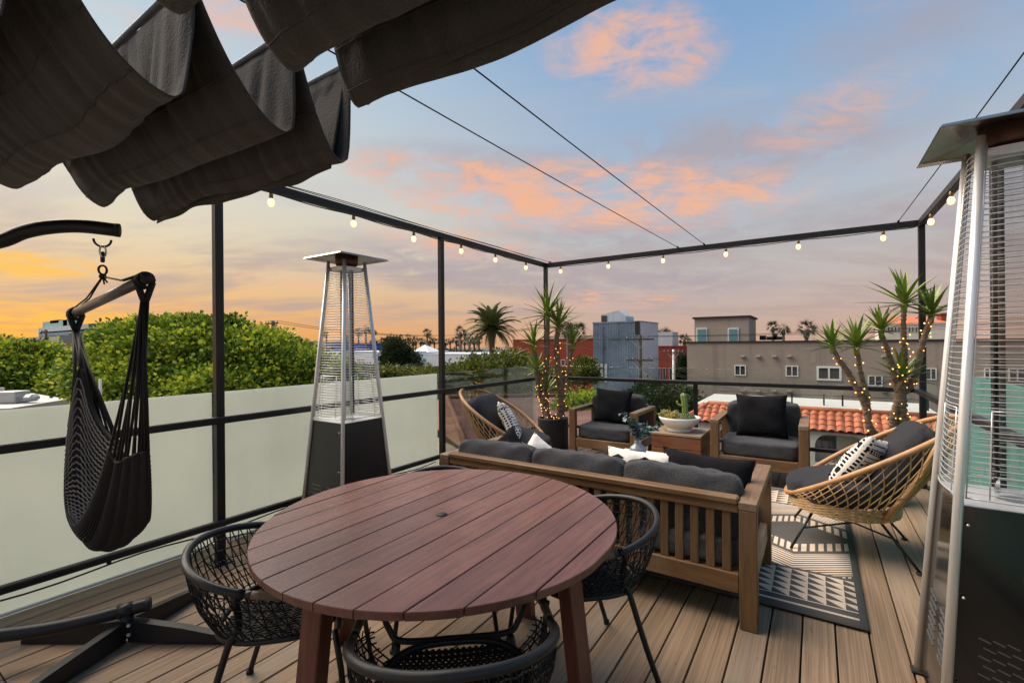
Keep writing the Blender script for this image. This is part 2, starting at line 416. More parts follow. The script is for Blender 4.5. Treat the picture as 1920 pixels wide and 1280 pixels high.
for ya,yb,m,n,lb in ((-1.5,1.667,M_frost,'frosted_glass_panel','pale green frosted glass beside the hammock chair'),(1.70,4.10,M_frost,'frosted_glass_panel','pale green frosted glass behind the left heater'),(4.13,6.40,M_glass,'clear_glass_panel',None)):
    fpart(MB().bb(XG-.006,XG+.006,ya,yb,-.03,gt,.0015),n,m,lb)
for xa,xb in ((XG+.02,-1.26),(-1.235,1.215)):
    fpart(MB().bb(xa,xb,YG-.006,YG+.006,-.03,gt,.0015),'clear_glass_panel',M_glass)
for ya,yb in ((4.2,6.40),(1.8,4.16),(-1.5,1.76)):
    fpart(MB().bb(1.234,1.246,ya,yb,-.03,gt,.0015),'frosted_glass_panel',M_teal,'teal tinted frosted glass on the heater side')
for y in (.95,2.0,3.0):
    o=inst('cable_clip',MB().box((0,0,0),(.012,.02,.05)).mesh('cable_clip',M_black),fr,(.047,y-6.1,.262))
fpart(MB().tube([(XL+.05,y_,.245+.012*sin(y_*7)-.01) for y_ in np.arange(-1.3,3.7,.12)],.005,5),'cable',M_rubber)

# ------------------------------------------------------------------ festoon lights under the beams
fl=thing('string_lights','string of warm round bulbs running under the black top beams','string lights',(XL,YB,zb0))
bl=[(XL+.022,y) for y in (.44,1.18,1.91,2.64,3.36,4.10,4.77,5.5)]+[(x,YB-.022) for x in (-3.11,-2.38,-1.64,-.9,-.16,.58)]+[(XR-.022,y) for y in (5.5,4.76,4.02,3.28,2.54)]
bm1=MB().lathe([(.004,-.066),(.016,-.062),(.026,-.045),(.0275,-.030),(.023,-.015),(.014,-.002),(.012,.004)],14).mesh('bulb',M_bulb,True)
sk1=MB().lathe([(.014,-.004),(.0165,.0),(.0165,.03),(.012,.042)],12).mesh('socket',M_brass,True)
path=[]
for i,(x,y) in enumerate(bl):
    z=2.535
    b=inst('bulb',bm1,fl,Vector((x,y,z))-fl.location,(0,0,0),(.86,.86,.92)); s=inst('socket',sk1,b)
    if i: 
        px_,py_=bl[i-1]
        if abs(px_-x)>.1 and abs(py_-y)>.1: path.append((XL+.035 if x<-2 else XR-.035,YB-.035,2.582))
        else: path.append(((x+px_)/2,(y+py_)/2,2.566))
    path.append((x,y,2.577))
c=MB().tube([Vector(p)-fl.location for p in smooth_path(path,5)],.0045,5).build('cable',M_rubber,fl)
c=MB().tube([Vector((XL+.045,y_,2.66+.006*sin(y_*3)))-fl.location for y_ in np.arange(-1.2,6.0,.3)],.0035,5).build('cable',M_rubber,fl)

# ------------------------------------------------------------------ shade wires and canopies
wires=[((-1.455,YB,2.655),(-1.73,-1.4,2.655),'shade_cable','thin steel shade wire, left of the close pair crossing the sky'),
       ((-1.143,YB,2.655),(-1.28,-1.4,2.655),'shade_cable','thin steel shade wire, right of the close pair crossing the sky'),
       ((.70,YB,2.655),(.76,-1.4,2.655),'shade_cable','thin steel shade wire rising above the right heater'),
       ((-3.28,YB,2.655),(-3.28,-1.4,2.655),'shade_cable','thin steel shade wire beside the left top beam')]
for a,b,n,lb in wires:
    o=MB().tube([Vector(a).lerp(Vector(b),i/10)-Vector((0,0,.02*sin(pi*i/10)))  for i in range(11)],.0035,6)
    a_=Vector(a); o.box(a_+Vector((0,-.03,0)),(.016,.07,.016),None,.003)
    tag(o.build(n,M_blackm),lb,'wire','shade wires')
M_brod=mat('dull_aluminium',(.30,.30,.31),.5,.4)
def canopy(name,label,x0,x1,lows,zlow,ztop,seed,flap):
    t_=thing(name,label,'canopy',((x0+x1)/2,lows[0],ztop)); org=t_.location.copy(); rg=random.Random(seed)
    # profile in (Y,z): front hem, then swags hung from battens
    prof=[]; front=lows[0]+.072
    edges=[l+.072 for l in lows]+[lows[-1]-.25]
    for i,l in enumerate(lows):
        ya,yb,zl=edges[i],edges[i+1],zlow[i]
        for k_ in range(6):
            w_=1-k_/6; prof.append((l+(ya-l)*w_**.5, zl+(ztop-zl)*w_**1.6))
        for k_ in range(10):
            w_=k_/10; prof.append((l+(yb-l)*w_, zl+(ztop-zl)*(w_**2.1*.92+.08*w_)))
    prof.append((edges[-1],ztop))
    nx=150; ph=[rg.uniform(0,6.28) for _ in range(12)]
    def fn(u,v):
        k_=v*(len(prof)-1); i=min(int(k_),len(prof)-2); f_=k_-i
        y=prof[i][0]*(1-f_)+prof[i+1][0]*f_; z=prof[i][1]*(1-f_)+prof[i+1][1]*f_
        dp=(ztop-z)/(ztop-min(zlow)); fold=int(min(len(lows)-1,k_/16))
        x=x0+(x1-x0)*u
        x+=(.02*sin(9*v+ph[0]) )*(1-2*u)
        z+=dp*(.010*sin(3.1*x+ph[fold])+.006*sin(9*x+ph[fold+3]*2))
        y+=dp*(.030*sin(2.3*x+ph[fold+1])+.014*sin(7.3*x+ph[fold+2]+2*v))
        wr=sin(23*x+ph[4]+5*sin(4*x+fold)+3*dp); wr2=sin(41*x+ph[5]+fold+2.5*sin(7*x))
        rd=1-abs(sin(8.5*x+ph[6]+1.1*fold+1.5*sin(3*x)+1.2*dp)); rd2=1-abs(sin(15*x+ph[7]+2.3*fold+2*sin(5*x)-1.5*dp)); q=(.020*rd**3+.012*rd2**4)*dp**.5*(1.25-dp)+.004*wr2*dp**.5
        y+=q; z+=q*.6
        return Vector((x,y,z))-org
    c=MB().grid(fn,nx,len(prof)*2).build('canvas',M_awn,t_,True)
    sd_=c.modifiers.new('thickness','SOLIDIFY'); sd_.thickness=.004
    for i in range(len(lows)):
        for dv_ in (9.0,12.2):
            v_=(i*16+dv_)/(len(prof)-1); MB().tube([fn(u_,v_)+Vector((0,-.002,-.0035)) for u_ in np.linspace(.003,.997,90)],.0022,4).build('stitched_seam',M_awn,t_,True)
    # doubled front valance hanging behind the first fold
    def fv(u,v):
        x=x0+.03+(x1-x0-.06)*u; z=ztop-.01-(ztop-zlow[0]-flap)*v
        y=front+.012-.09*v+.018*sin(3*x+1)*v+.006*sin(19*x)*v
        z+=(.010*sin(3.1*x+ph[0])+.008*sin(11*x))*v
        return Vector((x,y,z))-org
    c=MB().grid(fv,nx,10).build('front_valance',M_awn,t_,True); sd_=c.modifiers.new('thickness','SOLIDIFY'); sd_.thickness=.004
    for y in edges:
        MB().tube([Vector((x0+.01,y,ztop+.004))-org,Vector((x1-.01,y,ztop+.004))-org],.011,8).build('batten',M_brod,t_,True)
        for xx in (x0+.05,x1-.05):
            m=MB(); m.tube([Vector((xx+.0,y+.012*cos(a),ztop+.034+.022*sin(a)))-org for a in np.linspace(0,2*pi,14)[:-1]],.0035,5,True); m.build('clip',M_steel,t_,True)
    return t_
canopy('shade_canopy','charcoal canvas shade canopy in deep swags, left of the two',-3.26,-1.60,[1.17,.92,.60,.20,-.22,-.62],[2.19,2.21,2.20,2.20,2.22,2.22],2.60,5,-.015)
canopy('shade_canopy','charcoal canvas shade canopy in deep swags, right of the two',-1.235,.66,[1.02,.80,.48,.10,-.3,-.7],[2.225,2.235,2.21,2.2,2.2,2.2],2.60,9,.02)
# ------------------------------------------------------------------ round dining table
TC=Vector((-1.315,1.475,0)); TR=.712; TZ=.74
tb=thing('round_dining_table','large round table of red-brown planks with a black disc as centre umbrella hole','table',TC)
pw=.1232; x=-6*pw+.02; th=.024
xs=[]
while x<TR:
    a=max(x+.002,-TR+.004); b=min(x+pw-.002,TR-.004)
    if b-a>.012: xs.append((a,b))
    x+=pw
for a,b in xs:
    ya=math.sqrt(max(0,TR**2-a*a)); yb=math.sqrt(max(0,TR**2-b*b)); n=12
    top=[(a+(b-a)*i/n, math.sqrt(max(0,TR**2-(a+(b-a)*i/n)**2))) for i in range(n+1)]
    ring=[(p,q) for p,q in top]+[(p,-q) for p,q in top[::-1]]
    bm=bmesh.new(); vs=[bm.verts.new((p,q,TZ-th)) for p,q in ring]; f=bm.faces.new(vs)
    ex=bmesh.ops.extrude_face_region(bm,geom=[f]); bmesh.ops.translate(bm,vec=(0,0,th),verts=[g for g in ex['geom'] if isinstance(g,bmesh.types.BMVert)])
    bmesh.ops.remove_doubles(bm,verts=bm.verts,dist=1e-4)
    bmesh.ops.recalc_face_normals(bm,faces=bm.faces)
    es=[e for e in bm.edges if e.verts[0].co.z>TZ-1e-4 and e.verts[1].co.z>TZ-1e-4]
    bmesh.ops.bevel(bm,geom=es,offset=.002,segments=1,affect='EDGES')
    me=bpy.data.meshes.new('plank'); bm.to_mesh(me); bm.free(); me.materials.append(M_tab)
    o=bpy.data.objects.new('plank',me); col.objects.link(o); o.parent=tb; o.location=(0,0,random.Random(int(a*1e4)).uniform(-.0008,.0008))
MB().lathe([(.024,TZ-.006),(.024,TZ+.0022),(.001,TZ+.0024)],20,(-.005,-.002,0)).build('hole_dark_disc',M_rubber,tb,True)  # black disc on the planks; the hole's darkness is painted, nothing is cut
MB().bb(-.55,.55,-.05,.05,TZ-.075,TZ-.026).bb(-.05,.05,-.55,-.051,TZ-.075,TZ-.026).bb(-.05,.05,.051,.55,TZ-.075,TZ-.026).build('cross_brace',M_tabz,tb)
for a in (0,90,180,270):
    d=Vector((cos(R(a)),sin(R(a)),0)); n=Vector((-d.y,d.x,0))
    MB().bar(d*.655+Vector((0,0,0)),d*.575+Vector((0,0,TZ-.026)),.095,.05,d,.004).build('leg',M_tabz,tb)

# ------------------------------------------------------------------ woven dining chairs
M_band=mat('worn_brown_wrap',(.13,.09,.055),.6,0,.3,30)
def dining_chair(label):
    t_=thing('dining_chair',label,'chair',(0,0,0),0,'woven dining chairs round the table')
    # rim seen from above: back at -y, arms run forward and drop to the seat front
    def rim(a): # a in [-125,125] deg from back
        r=R(a); x=.285*sin(r); y=-.04-.265*cos(r); z=.700-.115*(abs(a)/125)**1.6
        return Vector((x,y,z))
    back=[rim(a) for a in range(-95,96,5)]
    MB().tube(back,.0145,10).build('back_rim',M_black,t_,True)
    for s in (-1,1):
        arm=smooth_path([rim(95*s),Vector((.285*s,.10,.610)),Vector((.272*s,.20,.590)),Vector((.25*s,.268,.54)),Vector((.225*s,.272,.475)),Vector((.18*s,.262,.437)),Vector((0,.262,.432))],5)
        MB().tube(arm,[.0135 if i<4 else .0105 for i in range(len(arm))],8).build('arm',M_black,t_,True)
        MB().tube(arm[1:6],.0140,8).build('arm_wrap',M_band,t_,True)
        # side post running on as rear leg
        p=rim(88*s); MB().tube(smooth_path([p+Vector((0,0,-.01)),Vector((.245*s,-.05,.50)),Vector((.228*s,-.09,.43)),Vector((.25*s,-.15,.22)),Vector((.275*s,-.22,.004))],5),.0118,8).build('leg',M_black,t_,True)
        MB().tube([Vector((.195*s,.25,.43)),Vector((.215*s,.275,.3)),Vector((.25*s,.31,.004))],.011,8).build('leg',M_black,t_,True)
        for fx,fy in ((.275*s,-.22),(.25*s,.31)): MB().lathe([(.016,0),(.016,.014),(.012,.018)],8,(fx,fy,0)).build('foot_cap',M_rubber,t_,True)
    # seat frame
    def seat(a):
        r=R(a); c_=cos(r); s_=sin(r); e=.72
        return Vector((.228*math.copysign(abs(s_)**e,s_), .03-.215*math.copysign(abs(c_)**e,c_) , .430+(.0 if c_>0 else .002)))
    sr=[seat(a) for a in range(0,360,8)]
    MB().tube(sr,.012,7,True).build('seat_frame',M_black,t_,True)
    # woven back: two crossing families + horizontal rounds between rim and seat frame
    m=MB(); N=33
    for i in range(N):
        for d in (-7,7):
            a0=-118+236*i/(N-1); a1=a0+d
            if abs(a1)>122: continue
            p=[]
            for u in np.linspace(0,1,6):
                A=a0+(a1-a0)*u*1.6; A=max(-122,min(122,A)); q=rim(A).lerp(seat(A),u); q+=Vector((sin(R(A)),-cos(R(A)),0))*(.022*sin(pi*u)+(.0025 if d>0 else -.0025)); p.append(q)
            m.tube(p,.0024,4,False,False)
    for u in (.14,.30,.46,.62,.78,.92):
        m.tube([rim(A).lerp(seat(A),u)+Vector((sin(R(A)),-cos(R(A)),0))*(.022*sin(pi*u)+.003*(-1)**int(A/7)) for A in range(-120,121,5)],.0025,4,False,False)
    stuff(m.build('back_weave',M_blackm,t_,True))
    # woven seat
    m=MB(); pitch_=.0145
    for i in range(-15,16):
        for d in (1,-1):
            c0=i*.0295; pts=[]
            for k_ in np.linspace(-.45,.45,46):
                x=c0*.7+k_*.62*d; y=.03+k_*.78+c0*0
                if abs(x/.222)**2.9+abs((y-.03)/.208)**2.9<1: pts.append(Vector((x,y,.431-.012*(1-(x/.23)**2)+.002*d*(1 if int(k_*60)%2 else -1))))
            if len(pts)>2: m.tube(pts,.0042,4,False,False)
    for i in range(-6,7):
        y=.03+i*.031; pts=[Vector((x,y,.430-.012*(1-(x/.23)**2))) for x in np.linspace(-.22,.22,12) if abs(x/.222)**2.9+abs((y-.03)/.208)**2.9<1]
        if len(pts)>2: m.tube(pts,.0036,4,False,False)
    stuff(m.build('seat_weave',M_blackm,t_,True))
    return t_
def place(o,x,y,face,label=None):
    o.location=(x,y,0); o.rotation_euler=(0,0,math.atan2(-face[0],face[1]))
    if label: o['label']=label
ch=dining_chair('black woven dining chair nearest the camera, seen from behind at the bottom edge')
place(ch,-.890,1.045,(-.62,.74))
for x,y,f,lb in ((-1.775,1.035,(.66,.58),'black woven dining chair beside the hammock stand, left of the round table'),
              (-.875,1.945,(-.66,-.70),'black woven dining chair between the round table and the sofa back slats'),
              (-1.72,1.93,(.6,-.62),'black woven dining chair mostly hidden behind the far edge of the round table')):
    place(clone(ch),x,y,f,lb)

# ------------------------------------------------------------------ rug
def rug():
    m,t,b=newmat('rug_weave'); X,Y,Z=sep(t,texco(t)) # local: u from right edge (-x), v from near edge
    u=X*-1.0; v=Y
    dk=(.098,.092,.087); bg_=(.68,.54,.42)
    L=2.44; vm=(v-L/2).abs(); q=L/2-vm  # distance from nearer end
    edge=(u.gt(.035))*(u.lt(2.36))
    line=(q.gt(.075)*q.lt(.095))
    # triangle band
    tb_=(q.gt(.15)*q.lt(.53)); r=((q-.15)/.076); c=(u/.088)
    tri=((r.frac()-.08).gt((c.frac()-.5).abs()*1.9*0+c.frac()*.92))
    tri=tri.max(c.frac().lt(.10)).max(r.frac().lt(.12))
    # chevron stripes
    zz=((u+.12)/.94).tri(); wv=q-zz*.30
    chev=(wv.gt(.42)*wv.lt(.78))*((wv/.036).frac().gt(.42))
    dash=(wv.gt(.385)*wv.lt(.405))*((u/.03).frac().gt(.45))
    up=q.gt(.60)
    pet=(wv.gt(.83)*wv.lt(.97))*(((u+zz*.05)/.045).frac().gt(.38))
    pat=line.max(tb_*tri).max((chev+dash+pet)*((q.gt(.56))))
    pat=(pat*edge).clamp()
    vec=texco(t); n=noise(t,vec,180,3); n2=noise(t,mapping(t,vec,(30,300,1)),1,2)
    cc=mixc(t,pat*(n2*.35+.80).clamp(),dk,bg_)
    s_=t.nodes.new('ShaderNodeVectorMath'); s_.operation='SCALE'; t.links.new(cc,s_.inputs[0]); t.links.new(((n-.5)*.5+1.0+(noise(t,vec,3,3)-.5)*.35).k,s_.inputs['Scale']); t.links.new(s_.outputs[0],b.inputs['Base Color'])
    b.inputs['Roughness'].default_value=.95; b.inputs['Specular IOR Level'].default_value=.1; bump(t,b,n2*.6+pat*.5,.5,.003)
    m_=MB()
    def fn(a,c): return (-2.42*a, 2.44*c, .0085+.0012*sin(7*a+5*c)*sin(9*c))
    m_.grid(fn,20,20); o=m_.build('outdoor_rug',m,None,True); o.location=(.212,2.905,0); md=o.modifiers.new('thickness','SOLIDIFY'); md.thickness=.007; md.offset=-1
    return tag(o,'charcoal and beige flat-woven rug with chevrons and triangle bands under the lounge set','rug')
rug()

# ------------------------------------------------------------------ sofa and armchairs
def lounge(name,label,cat,x0,x1,y0,y1,back_sign,ncush,slats,seat_label=None):
    """timber frame; back_sign=-1: back at y0 (sofa), +1: back at y1 (armchairs)"""
    t_=thing(name,label,cat,((x0+x1)/2,(y0+y1)/2,0)); ox,oy=t_.location.x,t_.location.y
    x0-=ox; x1-=ox; y0-=oy; y1-=oy; az_=.645; pw_=.085; bv=.004
    yb=y0 if back_sign<0 else y1; s=1 if back_sign<0 else -1
    for xa in (x0,x1-pw_):
        xb=xa+pw_
        MB().bb(xa,xb,y0,y1,az_-.042,az_,bv).build('armrest',M_teaky,t_)
        MB().bb(xa+.0015,xb-.0015,y0+.001,y0+.07,0,az_-.0425,bv).build('leg',M_teakz,t_)
        MB().bb(xa+.0015,xb-.0015,y1-.07,y1-.001,0,az_-.0425,bv).build('leg',M_teakz,t_)
        MB().bb(xa+.02,xb-.02,y0+.071,y1-.071,.18,.285,bv).build('side_rail',M_teaky,t_)
    xi0,xi1=x0+pw_+.001,x1-pw_-.001
    MB().bb(xi0,xi1,yb+s*.006,yb+s*.050,.175,.275,bv).build('back_rail',M_teakx,t_)
    yf=y1 if back_sign<0 else y0
    MB().bb(xi0,xi1,yf-s*.006,yf-s*.045,.175,.285,bv).build('front_rail',M_teakx,t_)
    MB().bb(xi0,xi1,yb-s*.004,yb+s*.062,.626,.664,.008).build('top_rail',M_teakx,t_)
    MB().bb(xi0,xi1,yb+s*.010,yb+s*.046,.582,.6255,bv).build('top_rail',M_teakx,t_)
    n=int((xi1-xi0-.10)/.077) if slats else 7
    sm=MB().box((0,0,0),(.043,.02,.307),None,.003).mesh('back_slat',M_teakz)
    for i in range(n+1):
        xs_=xi1-.058-i*((xi1-xi0-.10)/n)
        if xs_>xi0+.02: inst('back_slat',sm,t_,(xs_,yb+s*.030,.4285))
    m=MB().bb(xi0,xi1,yb+s*.052,yf-s*.047,.262,.280); m.build('seat_base',M_teakx,t_)
    wd=(xi1-xi0-.01)/ncush; dy=abs(y1-y0)-.06
    for i in range(ncush):
        xc=xi0+.005+wd*(i+.5)
        o=weld(cushion(wd-.004,dy,.155,.010,n=11,seed=i+int(ox*100),e=12.0).build('seat_cushion',M_cush,t_)); o.location=(xc,(yb+yf)/2+s*.0,.360)
        o=weld(cushion(wd-.002,.15,.40 if ncush==1 else .36,.03,n=17,seed=i+31+int(ox*50),wr=.010,e=9.0,pz=.3).build('back_cushion',M_cush,t_)); o.location=(xc,yb+s*.150,.585 if ncush==1 else .560); o.rotation_euler=(s*R(-9),R((i-1)*1.2),0)
    return t_
lounge('sofa','three-seat timber sofa with charcoal cushions, its slatted back towards the round table','sofa',-2.345,-.252,2.60,3.485,-1,3,True)
lounge('armchair','timber lounge armchair with grey cushions, left one beside the black pot','armchair',-2.60,-1.735,5.27,6.03,1,1,False)
lounge('armchair','timber lounge armchair with grey cushions, right one near the tiled roof view','armchair',-.945,-.065,5.25,6.03,1,1,False)

# ------------------------------------------------------------------ throw pillows
def pmat(kind):
    m,t,b=newmat('pillow_'+kind); X,Y,Z=sep(t,texco(t)); n=noise(t,texco(t),90,3); n1=noise(t,texco(t),7,3)
    wh=(.74,.70,.64); bk=(.012,.012,.014)
    u=X/.46+.5; v=Z/.46+.5
    if kind=='stripe':
        wob=(n1-.5)*.06; c=u+wob; k=(c*2.0)
        band=((k.frac()-.5).abs()).lt(.30)
        stripes=((v+ (k.floor()*.03))/.066).frac().lt(.22)*band
        zig=((k.frac()-.5).abs()-.37).abs().lt(.026)*((v/.06).frac().gt(.4))
        cross=((v-.32).abs().lt(.022)).max((v-.80).abs().lt(.02))*((u/.05).frac().gt(.4))
        pat=(stripes*(v.gt(.05)*v.lt(.97))).max(zig).max(cross)
    elif kind=='diamond':
        a=((u*2.6).frac()-.5).abs()*1.5+((v*3.2).frac()-.5).abs()*2.6
        pat=a.lt(.42)*v.gt(.1)
    else:
        a=((u*2.2+.3).frac()-.5).abs()*1.6+((v*2.2+.2).frac()-.5).abs()*1.6
        pat=a.lt(.40)
    cc=mixc(t,pat.clamp(),wh,bk)
    s_=t.nodes.new('ShaderNodeVectorMath'); s_.operation='SCALE'; t.links.new(cc,s_.inputs[0]); t.links.new(((n-.5)*.3+1.0+(n1-.5)*.2).k,s_.inputs['Scale']); t.links.new(s_.outputs[0],b.inputs['Base Color'])
    b.inputs['Roughness'].default_value=.9; b.inputs['Specular IOR Level'].default_value=.15; bump(t,b,n*.4+pat*.8+n1*.6,.6,.006); return m
M_ps,M_pd,M_pt=pmat('stripe'),pmat('diamond'),pmat('spot')
def throw(label,m,loc,rot,w_=.46,h_=.46,th_=.17,seed=1,tufts=False):
    o=weld(pillow(w_,h_,th_,seed=seed).build('throw_pillow',m)); o.location=loc; o.rotation_euler=tuple(R(a) for a in rot)
    if tufts:
        rg=random.Random(seed); mm=MB()
        for zc in (-.16,.02,.13):
            for i in range(11):
                x=-.19+.38*i/10; z=zc+.03*math.sin(i*.9); q=max(.02,(1-(x/.23)**2)*(1-(z/.23)**2)); 
                for sg in (-1,1): mm.ball((x,sg*(th_/2*q**.42+.002),z),rg.uniform(.005,.009),6,4)
        tu=mm.build('tuft',M_bpil,o,True); stuff(tu)
    return tag(o,label,'pillow','throw pillows on the lounge set')
throw('plain black square pillow on the armchair left of the succulent bowl',M_bpil,(-2.17,5.66,.655),(-14,2,3),.48,.44,.16,3)
throw('plain black square pillow on the armchair right of the succulent bowl',M_bpil,(-.50,5.64,.665),(-14,-2,-2),.50,.46,.17,4)
throw('white pillow with black stripes and tufts in the left rattan chair',M_ps,(-2.715,4.11,.625),(-28,14,118),.46,.46,.15,5,True)
throw('white pillow with black stripes and tufts in the right rattan chair',M_ps,(.255,4.02,.60),(-32,-12,-112),.46,.46,.17,6,True)
throw('black pillow standing on its corner at the left end of the sofa',M_bpil,(-2.00,3.00,.595),(-24,40,-20),.33,.33,.14,7)
throw('white pillow with black spots at the left end of the sofa',M_pt,(-1.76,3.06,.555),(-34,34,14),.34,.34,.13,8)
throw('white pillow with black diamonds behind the sofa back, beside a black one',M_pd,(-.96,2.965,.565),(-16,0,2),.46,.40,.14,9)
throw('wide black pillow leaning at the right end of the sofa',M_bpil,(-.575,2.985,.575),(-16,2,-3),.54,.42,.17,10)

# ------------------------------------------------------------------ crate side table, coffee table, bowl, vase
ct=thing('crate_side_table','square stained wood side table between the two armchairs','side table',(-1.30,5.52,0))
hw=.262; hd=.27
for i in range(3):
    z0=.014+i*.138; z1=z0+.132
    MB().bb(-hw,hw,-hd,-hd+.02,z0,z1,.003).build('board',M_crate,ct); MB().bb(-hw,hw,hd-.02,hd,z0,z1,.003).build('board',M_crate,ct)
    for s in (-1,1): MB().bb(s*hw,s*(hw-.02),-hd+.0205,hd-.0205,z0,z1,.003).build('board',M_crate,ct)
for i in range(4):
    a=-hd-.004+i*.137; MB().bb(-hw-.004,hw+.004,a,a+.133,.430,.452,.002).build('top_board',M_cratetop,ct)
cf=thing('coffee_table','low white-topped coffee table between sofa and armchairs','coffee table',(-1.14,4.30,0))
MB().bb(-.50,.50,-.30,.30,.352,.385,.004).build('table_top',mat('pale_stone',(.70,.63,.54),.5,0,.05,8),cf)
for sx in (-1,1):
    for sy in (-1,1): MB().bb(sx*.46,sx*.40,sy*.26,sy*.20,.009,.352,.003).build('leg',M_teakz,cf)
MB().bb(-.40,.40,-.22,.22,.14,.16).build('shelf',M_teakx,cf)
bw=thing('succulent_bowl','white ceramic footed bowl of succulents with one tall cactus','planter',(-1.315,5.50,.4525))
pr=[(.085,0),(.132,.0),(.138,.012),(.125,.036),(.135,.042),(.19,.085),(.222,.135),(.226,.158),(.216,.160),(.205,.14),(.0,.125)]
MB().lathe(pr[:-1]+[(.01,.125)],40).build('bowl',M_ceram,bw,True)
MB().lathe([(.205,.136),(.15,.146),(.01,.150)],24).build('soil',mat('soil',(.03,.022,.015),.95,bmp=.5),bw,True)
M_su=[mat('succulent_'+n,c,.45,0,.3,20) for n,c in (('lime',(.20,.20,.03)),('green',(.06,.12,.025)),('yellow',(.40,.24,.02)),('olive',(.15,.15,.06)))]
rg=random.Random(12)
def rosette(m,c,r,n,up):
    for i in range(n):
        a=i*2.4; tl=.25+.9*(i/n); d=Vector((cos(a)*sin(tl),sin(a)*sin(tl),cos(tl)*up)).normalized(); L=r*rg.uniform(.7,1.1)
        m.tube([c,c+d*L*.5,c+d*L],[r*.10,r*.16,r*.02],5)
for i in range(34):
    a=rg.uniform(0,6.28); q=.185*math.sqrt(rg.random()); c=Vector((q*cos(a),q*sin(a),.142))
    k_=(2 if rg.random()<.5 else 0) if c.x<-.02 else rg.choice((0,3,1,3)); m=MB(); rosette(m,c,rg.uniform(.05,.085)*(1.15 if c.x<0 else .9),13,1.4 if c.x<0 else .9)
    m.build('succulent',M_su[k_],bw,True)
m=MB()
def fn(u,v):
    a=2*pi*u; r=(.030+.006*cos(6*a))*(1 if v<.86 else math.sqrt(max(0,1-((v-.86)/.14)**2)))*(.85+.25*v); return (.045+r*cos(a)+.01*sin(4*v),.03+r*sin(a),.13+.30*v)
m.grid(fn,25,18,True); m.tube(smooth_path([(.02,.03,.28),(-.02,.03,.295),(-.033,.03,.335)],4),[.012]*8+[.004],7); m.build('cactus',mat('cactus_green',(.20,.27,.07),.55,0,.3,40),bw,True)
vs=thing('vase','grey glass bottle vase with eucalyptus sprigs on the coffee table','vase',(-1.365,4.17,.386))
M_vg=mat('smoky_glass',(.25,.28,.32),.15,0,.25,12,(1,1,6),spec=.8)
MB().lathe([(.06,0),(.072,.008),(.074,.10),(.066,.125),(.034,.150),(.030,.175),(.034,.180),(.026,.181),(.024,.16)],24).build('bottle',M_vg,vs,True)
M_eu=[mat('eucalyptus_'+n,c,.6,0,.2,20) for n,c in (('teal',(.10,.22,.20)),('grey',(.16,.20,.22)),('dark',(.05,.09,.09)))]
lm=[MB().grid(lambda u,v:((v-.5)*.036*math.sin(pi*min(1,u*.96+.02))**.6,.045*u,.008*sin(pi*u)+.004*abs(v-.5)*4),6,3).mesh('leaf',q,True) for q in M_eu]
for k_,(dx_,dy_,ht) in enumerate(((-.15,.02,.24),(-.10,-.03,.20),(.02,.04,.15),(.12,.03,.14),(.17,-.02,.13),(-.05,.05,.17))):
    p=smooth_path([(0,0,.17),(dx_*.3,dy_*.5,.17+ht*.45),(dx_,dy_,.17+ht)],8); st_=MB().tube(p,.002,4).build('stem',mat('stem_brown',(.08,.06,.04),.7) if k_==0 else bpy.data.materials['stem_brown'],vs)
    for i,q in enumerate(p[5:]):
        for j in (0,1):
            if rg.random()<.85:
                o=inst('leaf',lm[(k_>2 and rg.random()<.7 and 0) or rg.choice((1,2,0))],st_,q,(rg.uniform(-.6,.9),rg.uniform(-.8,.8),i*1.7+j*pi+rg.uniform(-.4,.4)),(1.15,1,1))

